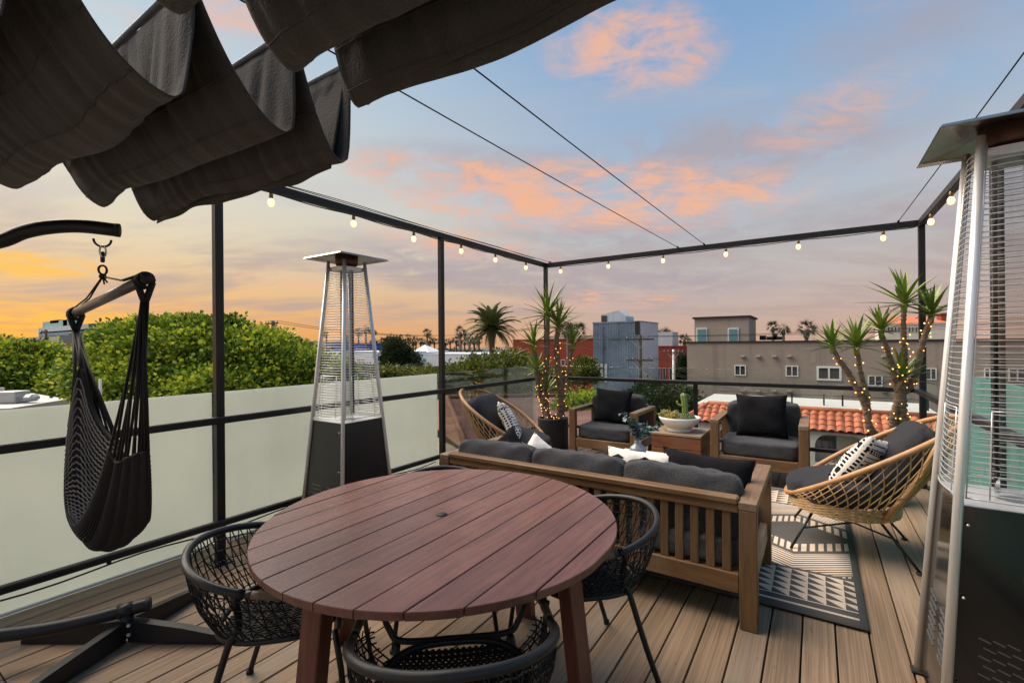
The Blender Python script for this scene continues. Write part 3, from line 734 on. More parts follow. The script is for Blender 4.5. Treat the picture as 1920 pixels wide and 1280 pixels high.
# ------------------------------------------------------------------ rattan chairs
M_rat=mat('rattan_cane',(.47,.25,.105),.5,0,.25,9,(1,1,1),c2=(.36,.18,.07),blot=((.55,.34,.17),4,.5))
M_ratw=mat('rattan_weave',(.45,.29,.13),.6,0,.3,60)
def rattan(label,mirror):
    t_=thing('rattan_chair',label,'chair',(0,0,0),0,'rattan hoop chairs')
    cx,cz,hl,hw_,tl=.11,.640,.585,.425,R(32.5)
    # local: faces -x, back at +x
    def hoop(a): # a=0 front
        s=-cos(a)*hl; x=cx+s*cos(tl); z=cz+s*sin(tl); wdt=hw_*sin(a)*(1+.10*(-cos(a)))
        return Vector((x,wdt,z+.02*sin(a)**2))
    hp=[hoop(2*pi*i/72) for i in range(72)]
    MB().tube(hp,[.0185]*72,10,True).build('hoop_rim',M_rat,t_,True)
    bc=Vector((-.035,0,.30)); br=(.33,.345)
    def ring(a,z=.30,k=1): return Vector((bc.x-cos(a)*br[0]*k, sin(a)*br[1]*k, z))
    m=MB()
    for i in range(9): m.tube([ring(2*pi*j/48,.272+i*.0095,1+.012*(i-4)/4)+Vector((0,0,.003*(-1)**(j+i))) for j in range(48)],.0058,5,True)
    m.build('base_band',M_ratw,t_,True)
    m=MB(); N=42
    for i in range(N):
        for d in (-1,1):
            a=2*pi*i/N; p=[]
            for u in np.linspace(0,1,7):
                A=a+d*.42*u; q=hoop(A).lerp(ring(A,.345,1.01),u)
                q+=Vector((-cos(A),sin(A)*1.0,0))*.035*sin(pi*u)*(1 if -cos(A)>-.5 else .4); p.append(q)
            m.tube(p,.0042,4,False,False)
    stuff(m.build('cane_lattice',M_ratw,t_,True))
    for s in (-1,1):
        A=pi-s*.80; MB().tube(smooth_path([hoop(A),hoop(A).lerp(ring(A-s*.05,.30,1.02),.55)+Vector((.02,0,0)),ring(A-s*.1,.30,1.03)],6),.017,8).build('back_strut',M_rat,t_,True)
    ft=[(-.34,-.325),(.34,-.30),(.34,.30),(-.34,.39)]; ft=[(-.345,-.33),(.345,-.31),(.345,.31),(-.345,.36)]
    tops=[(-.20,-.20),(.14,-.20),(.14,.20),(-.20,.20)]
    for (fx,fy),(tx,ty) in zip(ft,tops):
        MB().tube([Vector((tx,ty,.285)),Vector((fx,fy,.012))],.009,7).build('leg',M_black,t_,True)
        MB().lathe([(.020,0),(.020,.009),(.011,.014)],10,(fx,fy,0)).build('foot',M_rubber,t_,True)
    for i in (0,1):
        a=Vector((*ft[i],.012)).lerp(Vector((*tops[i],.285)),.5); b=Vector((*ft[i+2],.012)).lerp(Vector((*tops[i+2],.285)),.5); b.z+=.02*i; a.z+=.02*i
        MB().tube([a,b],.0065,6).build('cross_brace',M_black,t_,True)
    MB().tube([Vector((x*.98,y*.98,.281)) for x,y in tops],.008,6,True).build('under_frame',M_black,t_,True)
    o=weld(cushion(.66,.66,.17,.02,n=13,seed=3).build('seat_cushion',M_cushd,t_)); o.location=(-.035,0,.415); o.rotation_euler=(0,R(-7),0)
    # rounder outline
    for v in o.data.vertices:
        q=max(abs(v.co.x),abs(v.co.y)); L=math.hypot(v.co.x,v.co.y)
        if L>1e-5: f_=(q/L)**.75; v.co.x*=f_*1.03; v.co.y*=f_*1.03
    o=weld(cushion(.17,.58,.46,.03,n=13,seed=8).build('back_cushion',M_cushd,t_)); o.location=(.285,0,.665); o.rotation_euler=(0,R(34),0)
    return t_
rc=rattan('low rattan hoop chair with dark cushions beside the right heater',False); rc.location=(.185,4.115,0)
r2=clone(rc,None,'low rattan hoop chair with dark cushions in front of the black pot'); r2.location=(-2.74,4.24,0); r2.rotation_euler=(0,0,pi+R(10))
# ------------------------------------------------------------------ hammock stand and hammock chair
hub=Vector((-2.86,.93,0))
hs=thing('hammock_stand','black steel C-shaped hammock stand with a low cross base','stand',hub)
def hl(p): return Vector(p)-hub
dirb=Vector((-.48,-.876,0)).normalized(); sp=G(238,1203); sp.z=0
def PV(px,py):
    n=Vector((-dirb.y,dirb.x,0)); r=ray(px,py); return O+r*((sp-O).dot(n)/r.dot(n))
tip=PV(280,1131); top=PV(222,432); q0=PV(0,452); q1=PV(0,1190)
far=lambda s_,z: Vector((sp.x+dirb.x*s_,sp.y+dirb.y*s_,z))
sA=(q0-sp).dot(dirb); sB=(q1-sp).dot(dirb)
base_path=[tip,PV(235,1143),PV(150,1165),PV(80,1179),q1,far(sB+.35,q1.z+.05),far(1.25,.62),far(1.36,1.05),far(1.22,1.52),far(.82,1.86),far(sA+.12,q0.z-.035),q0,PV(45,435),PV(95,426),PV(150,424),top]
MB().tube([hl(p) for p in smooth_path(base_path,8)],.0315,12).build('c_pole',M_black,hs,True)
for p,q in ((tip,PV(235,1143)),(top,PV(150,424))):
    d=(p-q).normalized(); MB().tube([hl(p-d*.012),hl(p+d*.006)],.033,12).build('end_cap',M_rubber,hs,True)
zt_=PV(235,1143).z
MB().tube([hl(sp+Vector((0,0,.03))),hl(sp+Vector((0,0,zt_-.01)))],.030,10).build('hub_post',M_black,hs,True)
MB().tube([hl(PV(235,1143)-dirb*.03),hl(PV(235,1143)+dirb*.03)],.0345,12).build('hub_collar',M_black,hs,True)
fA=G(430,1203); fB=G(394,1103)
for q in (fA,fB,sp*2-fA,sp+(sp-fB)*1.35):
    d=(q-sp); L=d.length; d.normalize(); n=Vector((-d.y,d.x,0)); m=MB()
    pts=[(0.02,.012,.115),(L*.55,.006,.080),(L,.001,.036)]
    vs=[]
    for s_,za,zb in pts:
        for k_ in (-.02,.02):
            vs+= [hl(sp+d*s_+n*k_+Vector((0,0,za))),hl(sp+d*s_+n*k_+Vector((0,0,zb)))]
    fs=[]
    for i in (0,1):
        a=i*4; b=a+4; fs+=[(a,a+1,b+1,b),(a+2,b+2,b+3,a+3),(a+1,a+3,b+3,b+1),(a,b,b+2,a+2)]
    fs+=[(0,2,3,1),(8,9,11,10)]
    m.add(vs,fs).build('base_leg',M_black,hs)
bt=MB().lathe([(.008,-.004),(.008,.004)],8).mesh('bolt',M_steel)
for z in (.05,.095):
    inst('bolt',bt,hs,hl(sp+Vector((.035,-.005,z))),(0,pi/2,0))
hk=PV(192,441); hk.z-=.012
MB().tube([hl(hk+Vector((.0,.030*cos(a)*1.0,-.008-.036*sin(a)))+Vector((.014*cos(a),0,0))) for a in np.linspace(0,pi,10)],.0055,6).build('hanging_loop',M_black,hs,True)

hc=thing('hammock_chair','black rope hammock chair with net seat greyed as if skylit, hanging from the stand','hammock chair',(-3.0,.86,1.95)); ho=hc.location.copy()
hh=lambda p:Vector(p)-ho
A=Vector((-3.50,.862,1.648)); B=Vector((-2.51,.85,1.752)); rope=M_blackm
link=hk+Vector((0,0,-.055))
MB().tube([hh(link+Vector((.004,.012*cos(a),-.012+.028*sin(a)))) for a in np.linspace(0,2*pi,14)[:-1]],.0045,6,True).build('snap_hook',M_steel,hc,True)
MB().lathe([(.006,-.045),(.009,-.04),(.009,.0),(.005,.008)],10,hh(link+Vector((0,0,-.02)))).build('swivel',M_black,hc,True)
eye=link+Vector((0,0,-.105))
MB().tube([hh(eye+Vector((.0,.016*cos(a),.022*sin(a)+.004))) for a in np.linspace(0,2*pi,14)[:-1]],.0055,6,True).build('eye_ring',M_black,hc,True)
kn=eye+Vector((0,0,-.028)); m=MB(); m.ball(hh(kn),.016,8,6)
for d in ((.02,.012,-.03),(-.016,.01,-.035),(.012,-.016,-.03)): m.tube([hh(kn),hh(kn+Vector(d))],.004,5)
m.build('knot',rope,hc,True)
for e in (A,B):
    for k_ in (-1,1):
        MB().tube([hh(kn),hh(kn.lerp(e,.5)+Vector((0,.006*k_,-.012))),hh(e+Vector((0,.008*k_,.025)))],.0042,5).build('suspension_rope',rope,hc,True)
dv=(B-A).normalized()
MB().tube([hh(A-dv*.03),hh(B+dv*.035)],.0235,14).build('spreader_bar',mat('grey_bar',(.10,.095,.09),.35,.3,.25,10,blot=((.17,.16,.15),5,.5)),hc,True)
for e,s_ in ((A,-1),(B,1)):
    MB().tube([hh(e+dv*s_*.028),hh(e+dv*s_*.042)],.0265,14).build('end_cap',M_rubber,hc,True)
    m=MB()
    for k_ in range(-3,4):
        m.tube([hh(e+dv*s_*.006*k_+Vector((0,.0315*cos(a),.0315*sin(a)-.004))) for a in np.linspace(0,2*pi,14)[:-1]],.0065,5,True)
    m.tube([hh(e+Vector((0,.03,-.01))),hh(e+Vector((0,.012,-.07))),hh(e+Vector((0,.002,-.10)))],.014,7); m.tube([hh(e+Vector((0,-.03,-.01))),hh(e+Vector((0,-.012,-.07))),hh(e+Vector((0,-.002,-.10)))],.014,7)
    m.build('rope_wrap',rope,hc,True)
# the sling: rows run from the near gathered edge (v=0) down under the seat and up to the far edge (v=1); u runs back to front
E1=[PD(px,py,d) for px,py,d in ((206,838,2.14),(222,866,2.11),(243,858,2.08),(262,850,2.06),(279,846,2.06))]
B1=[PD(px,py,d) for px,py,d in ((140,1065,2.24),(178,1098,2.22),(218,1095,2.19),(258,1072,2.16),(290,1020,2.14))]
B2=[PD(px,py,d) for px,py,d in ((108,990,2.33),(136,1075,2.32),(186,1085,2.31),(226,1060,2.28),(272,1012,2.25))]
E2=[PD(px,py,d) for px,py,d in ((130,800,2.37),(150,690,2.40),(170,755,2.39),(192,800,2.36),(228,842,2.30))]
def row(Pp,u):
    k_=u*4; i=min(3,int(k_)); f_=k_-i; p0=Pp[max(0,i-1)]; p1=Pp[i]; p2=Pp[i+1]; p3=Pp[min(4,i+2)]
    return .5*((2*p1)+(p2-p0)*f_+(2*p0-5*p1+4*p2-p3)*f_*f_+(3*p1-p0-3*p2+p3)*f_**3)
def sling(u,v):
    a,b,c,d=row(E1,u),row(B1,u),row(B2,u),row(E2,u); w_=1-v
    p=a*w_**3+b*(3*w_*w_*v*1.18)+c*(3*w_*v*v*1.18)+d*v**3
    tot=w_**3+3.54*w_*w_*v+3.54*w_*v*v+v**3
    return p/tot
CEN=PD(205,860,2.22)
def corr(u,v,off=0): # soft vertical gathers
    p=sling(u,v); g=sling(min(1,u+.02),v)-sling(max(0,u-.02),v); 
    h=sling(u,min(1,v+.02))-sling(u,max(0,v-.02)); n=g.cross(h); 
    if n.length>1e-8: n.normalize()
    if n.dot(p-CEN)<0: n=-n
    return p+n*(.010*abs(sin(u*16))*(1-v)**1.0+off)
m=MB()
for i in range(46): m.tube([hh(corr(i/45,v)+Vector((0,0,0))) for v in np.linspace(0,1,34)],.0058,5,False,False)
stuff(m.build('sling_cord',rope,hc,True))
M_net=mat('skylit_grey_net',(.13,.125,.12),.8,0,.5,90)  # sky light on the sling's inner side, painted as a grey cord layer
m=MB()
for j in range(64):
    v=.015+.97*j/63
    m.tube([hh(corr(u,v,-.008)+Vector((.0,.0,.004*(-1)**k_))) for k_,u in enumerate(np.linspace(0,1,34))],.0050,4,False,False)
stuff(m.build('sling_weave',M_net,hc,True))
m=MB()
for k_ in range(13):
    u=k_/12
    for e,v,off in ((B,0.0,-.10),(A,1.0,-.10)):
        st_=e+Vector((0,.012*cos(k_*1.9),off)); en=corr(u,v)
        m.tube([hh(st_),hh(st_.lerp(en,.5)+Vector((0,.004*sin(k_*2.3),-.004))),hh(en)],.0062,5)
m.build('gather_cords',rope,hc,True)
for e,v in ((B,0.0),(A,1.0)): 
    MB().tube([hh(corr(u,v)) for u in np.linspace(0,1,24)],.010,6).build('edge_braid',rope,hc,True)

# ------------------------------------------------------------------ pyramid patio heaters
M_panel=mat('black_enamel',(.012,.012,.013),.33,0,.15,6,spec=.5)
M_slot=mat('slot_rim',(.16,.16,.15),.4,.6)
M_tube=glassy('quartz_tube',(.80,.80,.80),1.0,.05)
M_burn=mat('burner_mesh',(.10,.055,.04),.5,.7,.4,40)
def heater(label,x,y,H_,base,gloss,zpp=None):
    t_=thing('patio_heater',label,'patio heater',(x,y,0),0,'pyramid patio heaters')
    zt=H_*.935; zp=zpp or H_*.395; hb=base/2; ht=.092*H_/2.2
    hf=lambda z: hb+(ht-hb)*z/zt
    for sx in (-1,1):
        for sy in (-1,1):
            a=Vector((sx*hb,sy*hb,.012)); b=Vector((sx*ht,sy*ht,zt))
            kr=.86 if gloss else .76; MB().tube([a,a.lerp(b,.5),b],[.019*kr,.0175*kr,.016*kr],10).build('corner_post',M_steel,t_,True)
            MB().box((sx*hb,sy*hb,.006),(.05,.05,.012),None,.003).build('foot',M_rubber,t_)
            for z in (.25,.55,zp-.06):
                f_=hf(z); MB().ball((sx*f_-sx*.026,sy*(f_+.013),z),.005,6,4).build('screw',M_steelw,t_,True)
    for k_ in range(4):
        ang=k_*pi/2; Rz=Matrix.Rotation(ang,4,'Z'); 
        def P(u,z,o=0): f_=hf(z); return Rz@Vector((u*(f_-.014),-(f_+o),z))
        m=MB(); z0=.03
        m.add([P(-1,z0,-.004),P(1,z0,-.004),P(1,zp,-.004),P(-1,zp,-.004),P(-1,z0,-.012),P(1,z0,-.012),P(1,zp,-.012),P(-1,zp,-.012)],[(0,1,2,3),(5,4,7,6),(3,2,6,7),(1,0,4,5),(0,3,7,4),(2,1,5,6)])
        pn=m.build('side_panel',M_gloss if gloss else M_panel,t_)
        m=MB()
        for r_ in range(7):
            for c_ in range(8):
                if c_ in (3,4): continue
                u=-.62+1.24*c_/7+(.06 if r_%2 else 0); z=.24+r_*.030
                a,b=P(u-.075,z,-.0035),P(u+.075,z-.010,-.0035); m.bar(a,b,.006,.004)
        stuff(m.build('vent_slots',M_slot,pn))
        # guard grille: bowed wires and two uprights
        m=MB(); nz=58
        for i in range(nz):
            z=zp+.05+(zt-zp-.10)*i/(nz-1); bow=.020
            m.tube([P(u,z,.004+bow*(1-u*u)-.012) for u in np.linspace(-.98,.98,9)],.0019,4,False,False)
        for u in (-.62,.62):
            z1=zp+.34; m.tube([P(u,z,.006+.020*(1-u*u)-.012) for z in np.linspace(zp+.03,z1,5)],.0025,4)
        m.tube([P(u,zp+.34,.006+.020*(1-u*u)-.012) for u in np.linspace(-.62,.62,7)],.0025,4)
        m.tube([P(u,zp+.03,.006+.020*(1-u*u)-.012) for u in np.linspace(-.98,.98,9)],.0035,4)
        for u in (-.97,.97): m.tube([P(u,z,.001) for z in np.linspace(zp+.03,zt-.03,5)],.0028,4)
        m.build('guard_grille',M_steelw,t_,True)
    f_=hf(zp); MB().bb(-f_+.012,f_-.012,-f_+.012,f_-.012,zp-.012,zp+.002).build('burner_deck',M_steel,t_)
    MB().tube([Vector((0,0,zp+.01)),Vector((0,0,zt-.02))],.050,20,False,False).build('glass_tube',M_tube,t_,True)
    f_=hf(zt-.05); MB().bb(-f_+.01,f_-.01,-f_+.01,f_-.01,zt-.075,zt-.045).build('top_bracket',M_steel,t_)
    MB().lathe([(.075,zt-.03),(.082,zt-.02),(.085,zt+.045),(.06,zt+.05)],22).build('burner_screen',M_burn,t_,True)
    # pyramidal reflector hood
    he=.212*H_/2.2*1.0; zh=zt+.012; m=MB()
    for dz_,fl in ((0,0),(.006,1)):
        pass
    prof=[(he*1.03,zh+.004),(he*.99,zh+.016),(he*.34,zh+.036),(.0,zh+.04)]
    vs=[]
    for q,z in prof[:3]: vs+=[(-q,-q,z),(q,-q,z),(q,q,z),(-q,q,z)]
    fs=[]
    for r_ in range(2):
        for j in range(4): fs.append((r_*4+j,r_*4+(j+1)%4,(r_+1)*4+(j+1)%4,(r_+1)*4+j))
    fs.append((8,9,10,11)); o=m.add(vs,fs).build('reflector_hood',M_hood,t_); md=o.modifiers.new('thickness','SOLIDIFY'); md.thickness=.003; md.offset=-1
    MB().lathe([(.012,zh+.034),(.016,zh+.042),(.006,zh+.048)],10).build('hood_nut',M_steel,t_,True)
    return t_
heater('pyramid patio heater with black base standing by the frosted glass',-3.035,2.325,2.24,.50,False)
h2=heater('large pyramid patio heater cut by the right edge of the picture',.603,2.445,2.34,.478,True,.862)
MB().lathe([(.001,0),(.035,.002),(.042,.012),(.038,.03),(.02,.04),(.001,.04)],20).build('control_knob',M_steel,h2,True).matrix_local=Matrix.Translation((.03,-.235,.62))@Matrix.Rotation(R(84),4,'X')

# ------------------------------------------------------------------ yuccas in pots with fairy lights
M_trunk=mat('yucca_bark',(.20,.135,.088),.9,0,.35,14,(1,1,3),bmp=.8,bs=30)
M_yl=[mat('yucca_leaf_'+n,c,.42,0,.22,6,c2=d_) for n,c,d_ in (('green',(.11,.20,.025),(.17,.26,.035)),('lime',(.26,.32,.045),(.18,.26,.035)),('dry',(.22,.13,.07),(.12,.08,.05)))]
def bladem(m_):
    def fn(u,v):
        wd=.024*(1-.35*(1-u))*(1 if u<.35 else max(.02,(1-((u-.35)/.65)**1.5))); x=(v-.5)*2*wd
        return (x, u*.40, .006+abs(v-.5)*.018*(1-u)-.05*u*u)
    return MB().grid(fn,9,3).mesh('leaf',m_,True)
YL=[bladem(q) for q in M_yl]
def yucca(label,flabel,pot,trunks,heads,seed,potr,poth,scale=1.0,leafn=34):
    rg=random.Random(seed); t_=thing('yucca_plant',label,'plant',pot,0,'potted yuccas with fairy lights'); org=Vector(pot)
    MB().lathe([(potr*.93,.004),(potr*.95,.0),(potr,.02),(potr,poth-.004),(potr-.004,poth),(potr-.022,poth),(potr-.026,poth-.05)],36).build('pot',mat('black_pot_'+str(seed),(.016,.016,.017),.6,0,.2,20,bmp=.15,bs=80),t_,True,auto=True)
    MB().lathe([(potr-.024,poth-.045),(.01,poth-.03)],24).build('soil',bpy.data.materials['soil'],t_,True)
    fl_=thing('fairy_lights',flabel,'fairy lights',org+Vector((0,0,poth)),0,'fairy lights on the yuccas'); fo=fl_.location.copy()
    bmh=bpy.data.meshes.get('fairy_bulb') or MB().ball((0,0,0),.0052,6,5).mesh('fairy_bulb',M_fairy,True)
    for tr,r0,r1,lit in trunks:
        pth=smooth_path([Vector(p) for p in tr],20); n=len(pth)
        rs=[(r0+(r1-r0)*i/(n-1))*(1+.10*sin(i*1.9+seed)+rg.uniform(-.11,.11)) for i in range(n)]
        MB().tube([p-org for p in pth],rs,10).build('trunk',M_trunk,t_,True)
        if lit:
            ln=sum((pth[i+1]-pth[i]).length for i in range(n-1)); turns=ln/.085; wp=[]; m_=int(turns*10)
            for q in range(m_):
                f_=q/(m_-1)*(n-1)*lit; i=min(n-2,int(f_)); g=f_-i; c_=pth[i].lerp(pth[i+1],g); a=q/10*2*pi; rr=rs[i]+.006+.004*sin(q*1.7)
                p=c_+Vector((cos(a)*rr,sin(a)*rr,.018*sin(q*.73))); wp.append(p)
                if q%3==0 and rg.random()<.55:
                    k_=p+Vector((cos(a+.3)*rg.uniform(.002,.014),sin(a+.3)*rg.uniform(.002,.014),rg.uniform(-.02,.02)))
                    o=inst('fairy_bulb',bmh,fl_,k_-fo); o.scale=(rg.uniform(.8,1.35),)*3
            MB().tube([p-fo for p in wp],.0017,4,False,False).build('wire',M_rubber,fl_,True)
    for i in range(10):
        a=i*.63; q=potr*.6; o=inst('fairy_bulb',bmh,fl_,Vector((q*cos(a)*rg.uniform(.3,1.2),q*sin(a)*rg.uniform(.3,1.2),.004+rg.uniform(-.02,.012))))
    for hp_,sz,n in heads:
        hp_=Vector(hp_); core=MB().lathe([(.022*sz,-.10*sz),(.034*sz,0),(.022*sz,.06*sz),(.004,.09*sz)],8).build('rosette',M_yl[1],t_,True); core.location=hp_-org
        for i in range(n):
            u=i/n; a=i*2.39996+rg.uniform(-.3,.3); el_=R(86-96*u**1.05+rg.uniform(-9,9)); dry=(u>.80 and rg.random()<.65)
            L=sz*rg.uniform(.80,1.1)*(.95+.30*u)
            Mx=Matrix.Translation((0,0,-.05*sz*u+.02))@Matrix.Rotation(a,4,'Z')@Matrix.Rotation(el_,4,'X')
            Mx=Mx@Matrix.Diagonal((1.0*sz**.5,L,L,1))
            inst('leaf',YL[2 if dry else (0 if rg.random()<.6 else 1)],core,M=Mx)
    return t_
P=lambda px,py: PD(px,py,6.50)
pl=Vector((-3.075,5.745,0))
LT=[([pl+Vector((-.06,-.02,.36)),P(1020,745),P(1024,690),P(1026,640),P(1027,590)],.050,.030,.62),
    ([pl+Vector((.085,.05,.36)),P(1053,740),P(1046,690),P(1043,650),P(1046,615)],.058,.032,.8),
    ([pl+Vector((-.11,.03,.36)),P(1012,735),P(1006,700),P(1004,660)],.036,.022,.5),
    ([P(1055,728),P(1066,690),P(1072,655)],.034,.022,1.0),
    ([pl+Vector((-.03,-.08,.36)),P(1024,760),P(1024,736)],.045,.036,1.0)]
LH=[(P(1027,590),1.12,40),(P(1047,614),1.12,38),(P(1001,648),.92,32),(P(1005,696),.84,30),(P(1025,734),.74,28),(P(1074,648),.84,30)]
yucca('tall branching yucca in a round black pot in the far left deck corner','warm fairy lights wound round the yucca in the far left corner',pl,LT,LH,3,.21,.43)
P=lambda px,py: PD(px,py,4.36)
pl=Vector((.46,5.42,0))
RT=[([pl+Vector((-.06,-.02,.36)),P(1652,830),P(1630,800),P(1622,760),P(1594,705),P(1572,672),P(1561,652)],.038,.018,.85),
    ([P(1627,770),P(1624,738),P(1614,700),P(1607,655)],.028,.017,.95),
    ([pl+Vector((.08,.0,.36)),P(1692,830),P(1690,780),P(1688,735),P(1690,715)],.052,.046,.55),
    ([P(1690,735),P(1696,680),P(1694,620),P(1695,572)],.029,.019,.62),
    ([P(1694,735),P(1714,710),P(1728,650),P(1740,612),P(1745,595)],.034,.020,.85),
    ([P(1684,735),P(1674,690),P(1662,650),P(1653,624)],.028,.017,.7),
    ([pl+Vector((.02,-.03,.36)),P(1672,822),P(1676,780),P(1686,748)],.026,.034,1.0)]
RH=[(P(1560,650),.66,30),(P(1606,650),.78,32),(P(1652,622),.68,30),(P(1695,570),.88,32),(P(1746,590),.80,32),(P(1691,710),.82,32)]
yucca('branching yucca behind the right rattan chair in the far right deck corner','warm fairy lights wound round the yucca in the far right corner',pl,RT,RH,4,.21,.42)
# ------------------------------------------------------------------ neighbourhood
GZ=-9.0
M_gr=mat('ground_asphalt',(.10,.098,.092),.9,0,.25,.3,blot=((.12,.14,.07),.06,.8))
g=struct(MB().bb(-900,900,-60,1500,GZ-.5,GZ).build('ground',M_gr))
M_own=mat('own_wall',(.45,.43,.39),.8)
o=MB().bb(-3.75,1.26,-8,6.48,GZ,-.301).build('house_block',M_own); tag(o,'plain rendered house block carrying the roof deck','building')
M_strip=wood('ledge_wood',(.30,.27,.22),(.22,.20,.165),'y',.8,.1,4,.2)
lg=thing('timber_ledge','grey weathered timber ledge just outside the clear glass on the left','ledge',(-4.3,5.2,-.5))
for i in range(8):
    MB().bb(-.52+i*.142,-.52+i*.142+.136,-1.25,2.2,.0,.03,.002).build('ledge_board',M_strip,lg)
MB().bb(-.53,.55,-1.26,2.21,-.4,-.002).build('ledge_base',M_own,lg)

def facade_mat(name,c,var=.12,kind='stucco',c2=None):
    m,t,b=newmat(name); vec=geopos(t); n=noise(t,vec,.35,5); n2=noise(t,vec,3,5); fac=(n-.5)*(var*2.5)+(n2-.5)*(var*1.4)+1.0
    X,Y,Z=sep(t,vec)
    streak=noise(t,comb(t,X*1.6,Y*1.6,Z*.08),1,4).ss(.5,.75); fac=fac-streak*var*1.1
    s_=t.nodes.new('ShaderNodeVectorMath'); s_.operation='SCALE'; s_.inputs[0].default_value=c; t.links.new(fac.k,s_.inputs['Scale']); t.links.new(s_.outputs[0],b.inputs['Base Color'])
    b.inputs['Roughness'].default_value=.85; b.inputs['Specular IOR Level'].default_value=.2; bump(t,b,n2,.3,.02); return m
M_taupe=facade_mat('taupe_stucco',(.335,.275,.225),.17); M_taupe2=facade_mat('taupe_light',(.36,.30,.245),.10)
M_cream=facade_mat('cream_stucco',(.62,.57,.48),.08); M_brick=facade_mat('red_stucco',(.27,.052,.032),.18)
M_wh=facade_mat('white_wall',(.62,.65,.68),.10); M_blue=facade_mat('blue_wall',(.03,.10,.36),.1)
M_metal=facade_mat('corrugated_metal',(.19,.25,.315),.40); M_metal2=facade_mat('pale_metal',(.46,.49,.52),.12)
M_teald=mat('teal_door',(.12,.26,.29),.4); M_wframe=mat('white_frame',(.75,.75,.73),.5); M_pane=mat('dark_pane',(.025,.032,.04),.08,0,.3,2,spec=.8)
M_dark=mat('dark_void',(.02,.02,.02),.8); M_roofg=mat('roof_gravel',(.42,.41,.39),.9,0,.15,1.5); M_conc=mat('pale_roof',(.50,.49,.46),.85,0,.08,.8)
M_clay=mat('clay_tile',(.42,.115,.050),.75,0,.25,5,c2=(.50,.165,.08),rnd=.18,world=True); M_clayd=mat('maroon_roof_and_shade',(.125,.048,.038),.85,0,.25,2,c2=(.17,.075,.06))
M_aqua=facade_mat('aqua_wall',(.30,.46,.46),.1); M_teakpole=mat('pole_wood',(.06,.045,.035),.9,0,.2,8); M_galv=mat('galvanised',(.40,.41,.42),.5,.5)
def building(name,label,px0,px1,ptop,Yf,depth,m,zb=GZ,group=None,roof=True):
    a=PY(px0,ptop,Yf); b=PY(px1,ptop,Yf); zt=(a.z+b.z)/2
    t_=thing(name,label,'building',((a.x+b.x)/2,Yf,zb),0,group); w2=(b.x-a.x)/2
    MB().bb(-w2,w2,0,depth,0,zt-zb).build('wall',m,t_)
    if roof: MB().bb(-w2-.08,w2+.08,-.08,depth+.08,zt-zb+.001,zt-zb+.14).build('parapet_cap',M_dark if m is M_taupe else m,t_)
    return t_
def onf(t_,px,py,Yf): q=PY(px,py,Yf); return q-t_.location
def win(t_,px0,px1,py0,py1,Yf,split=2,m=None,name='window',sill=False):
    a=onf(t_,px0,py0,Yf); b=onf(t_,px1,py1,Yf); x0,x1,z0,z1=a.x,b.x,b.z,a.z; fw=(x1-x0)*.09
    f_=MB().bb(x0,x1,-.07,-.012,z0,z0+fw).bb(x0,x1,-.07,-.012,z1-fw,z1).bb(x0,x0+fw,-.07,-.012,z0+fw,z1-fw).bb(x1-fw,x1,-.07,-.012,z0+fw,z1-fw)
    for i in range(1,split): xm=x0+(x1-x0)*i/split; f_.bb(xm-fw*.4,xm+fw*.4,-.065,-.012,z0+fw,z1-fw)
    o=f_.build(name,M_wframe,t_)
    MB().bb(x0+fw*.5,x1-fw*.5,-.03,-.01,z0+fw*.5,z1-fw*.5).build('pane',m or M_pane,o)
    return o
# taupe apartment wall
YT=42.0
tp=building('apartment_building','wide taupe stucco building with small white windows and a rooftop box',1288,1990,641,YT,16,M_taupe,GZ)
for a in ((1377,1399,684,704),(1473,1497,685,706),(1531,1578,686,714),(1627,1655,703,724),(1735,1756,690,712),(1800,1812,692,718),(1845,1866,690,716),(1890,1925,690,716)): win(tp,*a,YT)
for px in (1393,1422,1452,1480,1390+268): 
    q=onf(tp,px,668,YT); MB().box((q.x,-.12,q.z),(.34,.24,.16),None,.03).build('vent_spout',M_taupe2,tp)
    q=onf(tp,px,733,YT); MB().box((q.x,-.12,q.z),(.34,.24,.16),None,.03).build('vent_spout',M_taupe2,tp)
Yp=44.5; a=PY(1302,598,Yp); b=PY(1404,594,Yp); x0,x1,z1=a.x-tp.location.x,b.x-tp.location.x,a.z-GZ; zr_=PY(1302,641,YT).z-GZ+.142
MB().bb(x0,x1,2.5,8,zr_-.3,z1).build('roof_box',M_taupe2,tp); MB().bb(x0-.15,x1+.15,2.35,8.15,z1+.001,z1+.16).build('roof_cap',M_dark,tp)
for p0,p1,q0 in ((1308,1324,617),(1367,1383,617)):
    A_=PY(p0,q0,Yp)-tp.location; B_=PY(p1,641,Yp)-tp.location
    f_=MB().bb(A_.x-.1,B_.x+.1,2.42,2.495,zr_-.1,A_.z+.1).build('door_frame',M_wframe,tp); MB().bb(A_.x,B_.x,2.38,2.415,zr_-.1,A_.z).build('door',M_teald,f_)
for p0,p1,y0,y1 in ((1395,1440,716,738),(1455,1476,722,740),(1520,1530,660,680)):
    a=onf(tp,p0,y0,YT); b=onf(tp,p1,y1,YT); MB().bb(a.x,b.x,-.012,-.002,b.z,a.z).build('paint_patch',M_taupe2,tp)
# roof-top gear on the taupe roof
for px0,px1,y0 in ((1424,1434,629),(1437,1466,631),(1450,1456,625)):
    A_=PY(px0,y0,50)-tp.location; B_=PY(px1,641,50)-tp.location; MB().bb(A_.x,B_.x,8,9.5,zr_,A_.z).build('roof_unit',M_dark,tp)
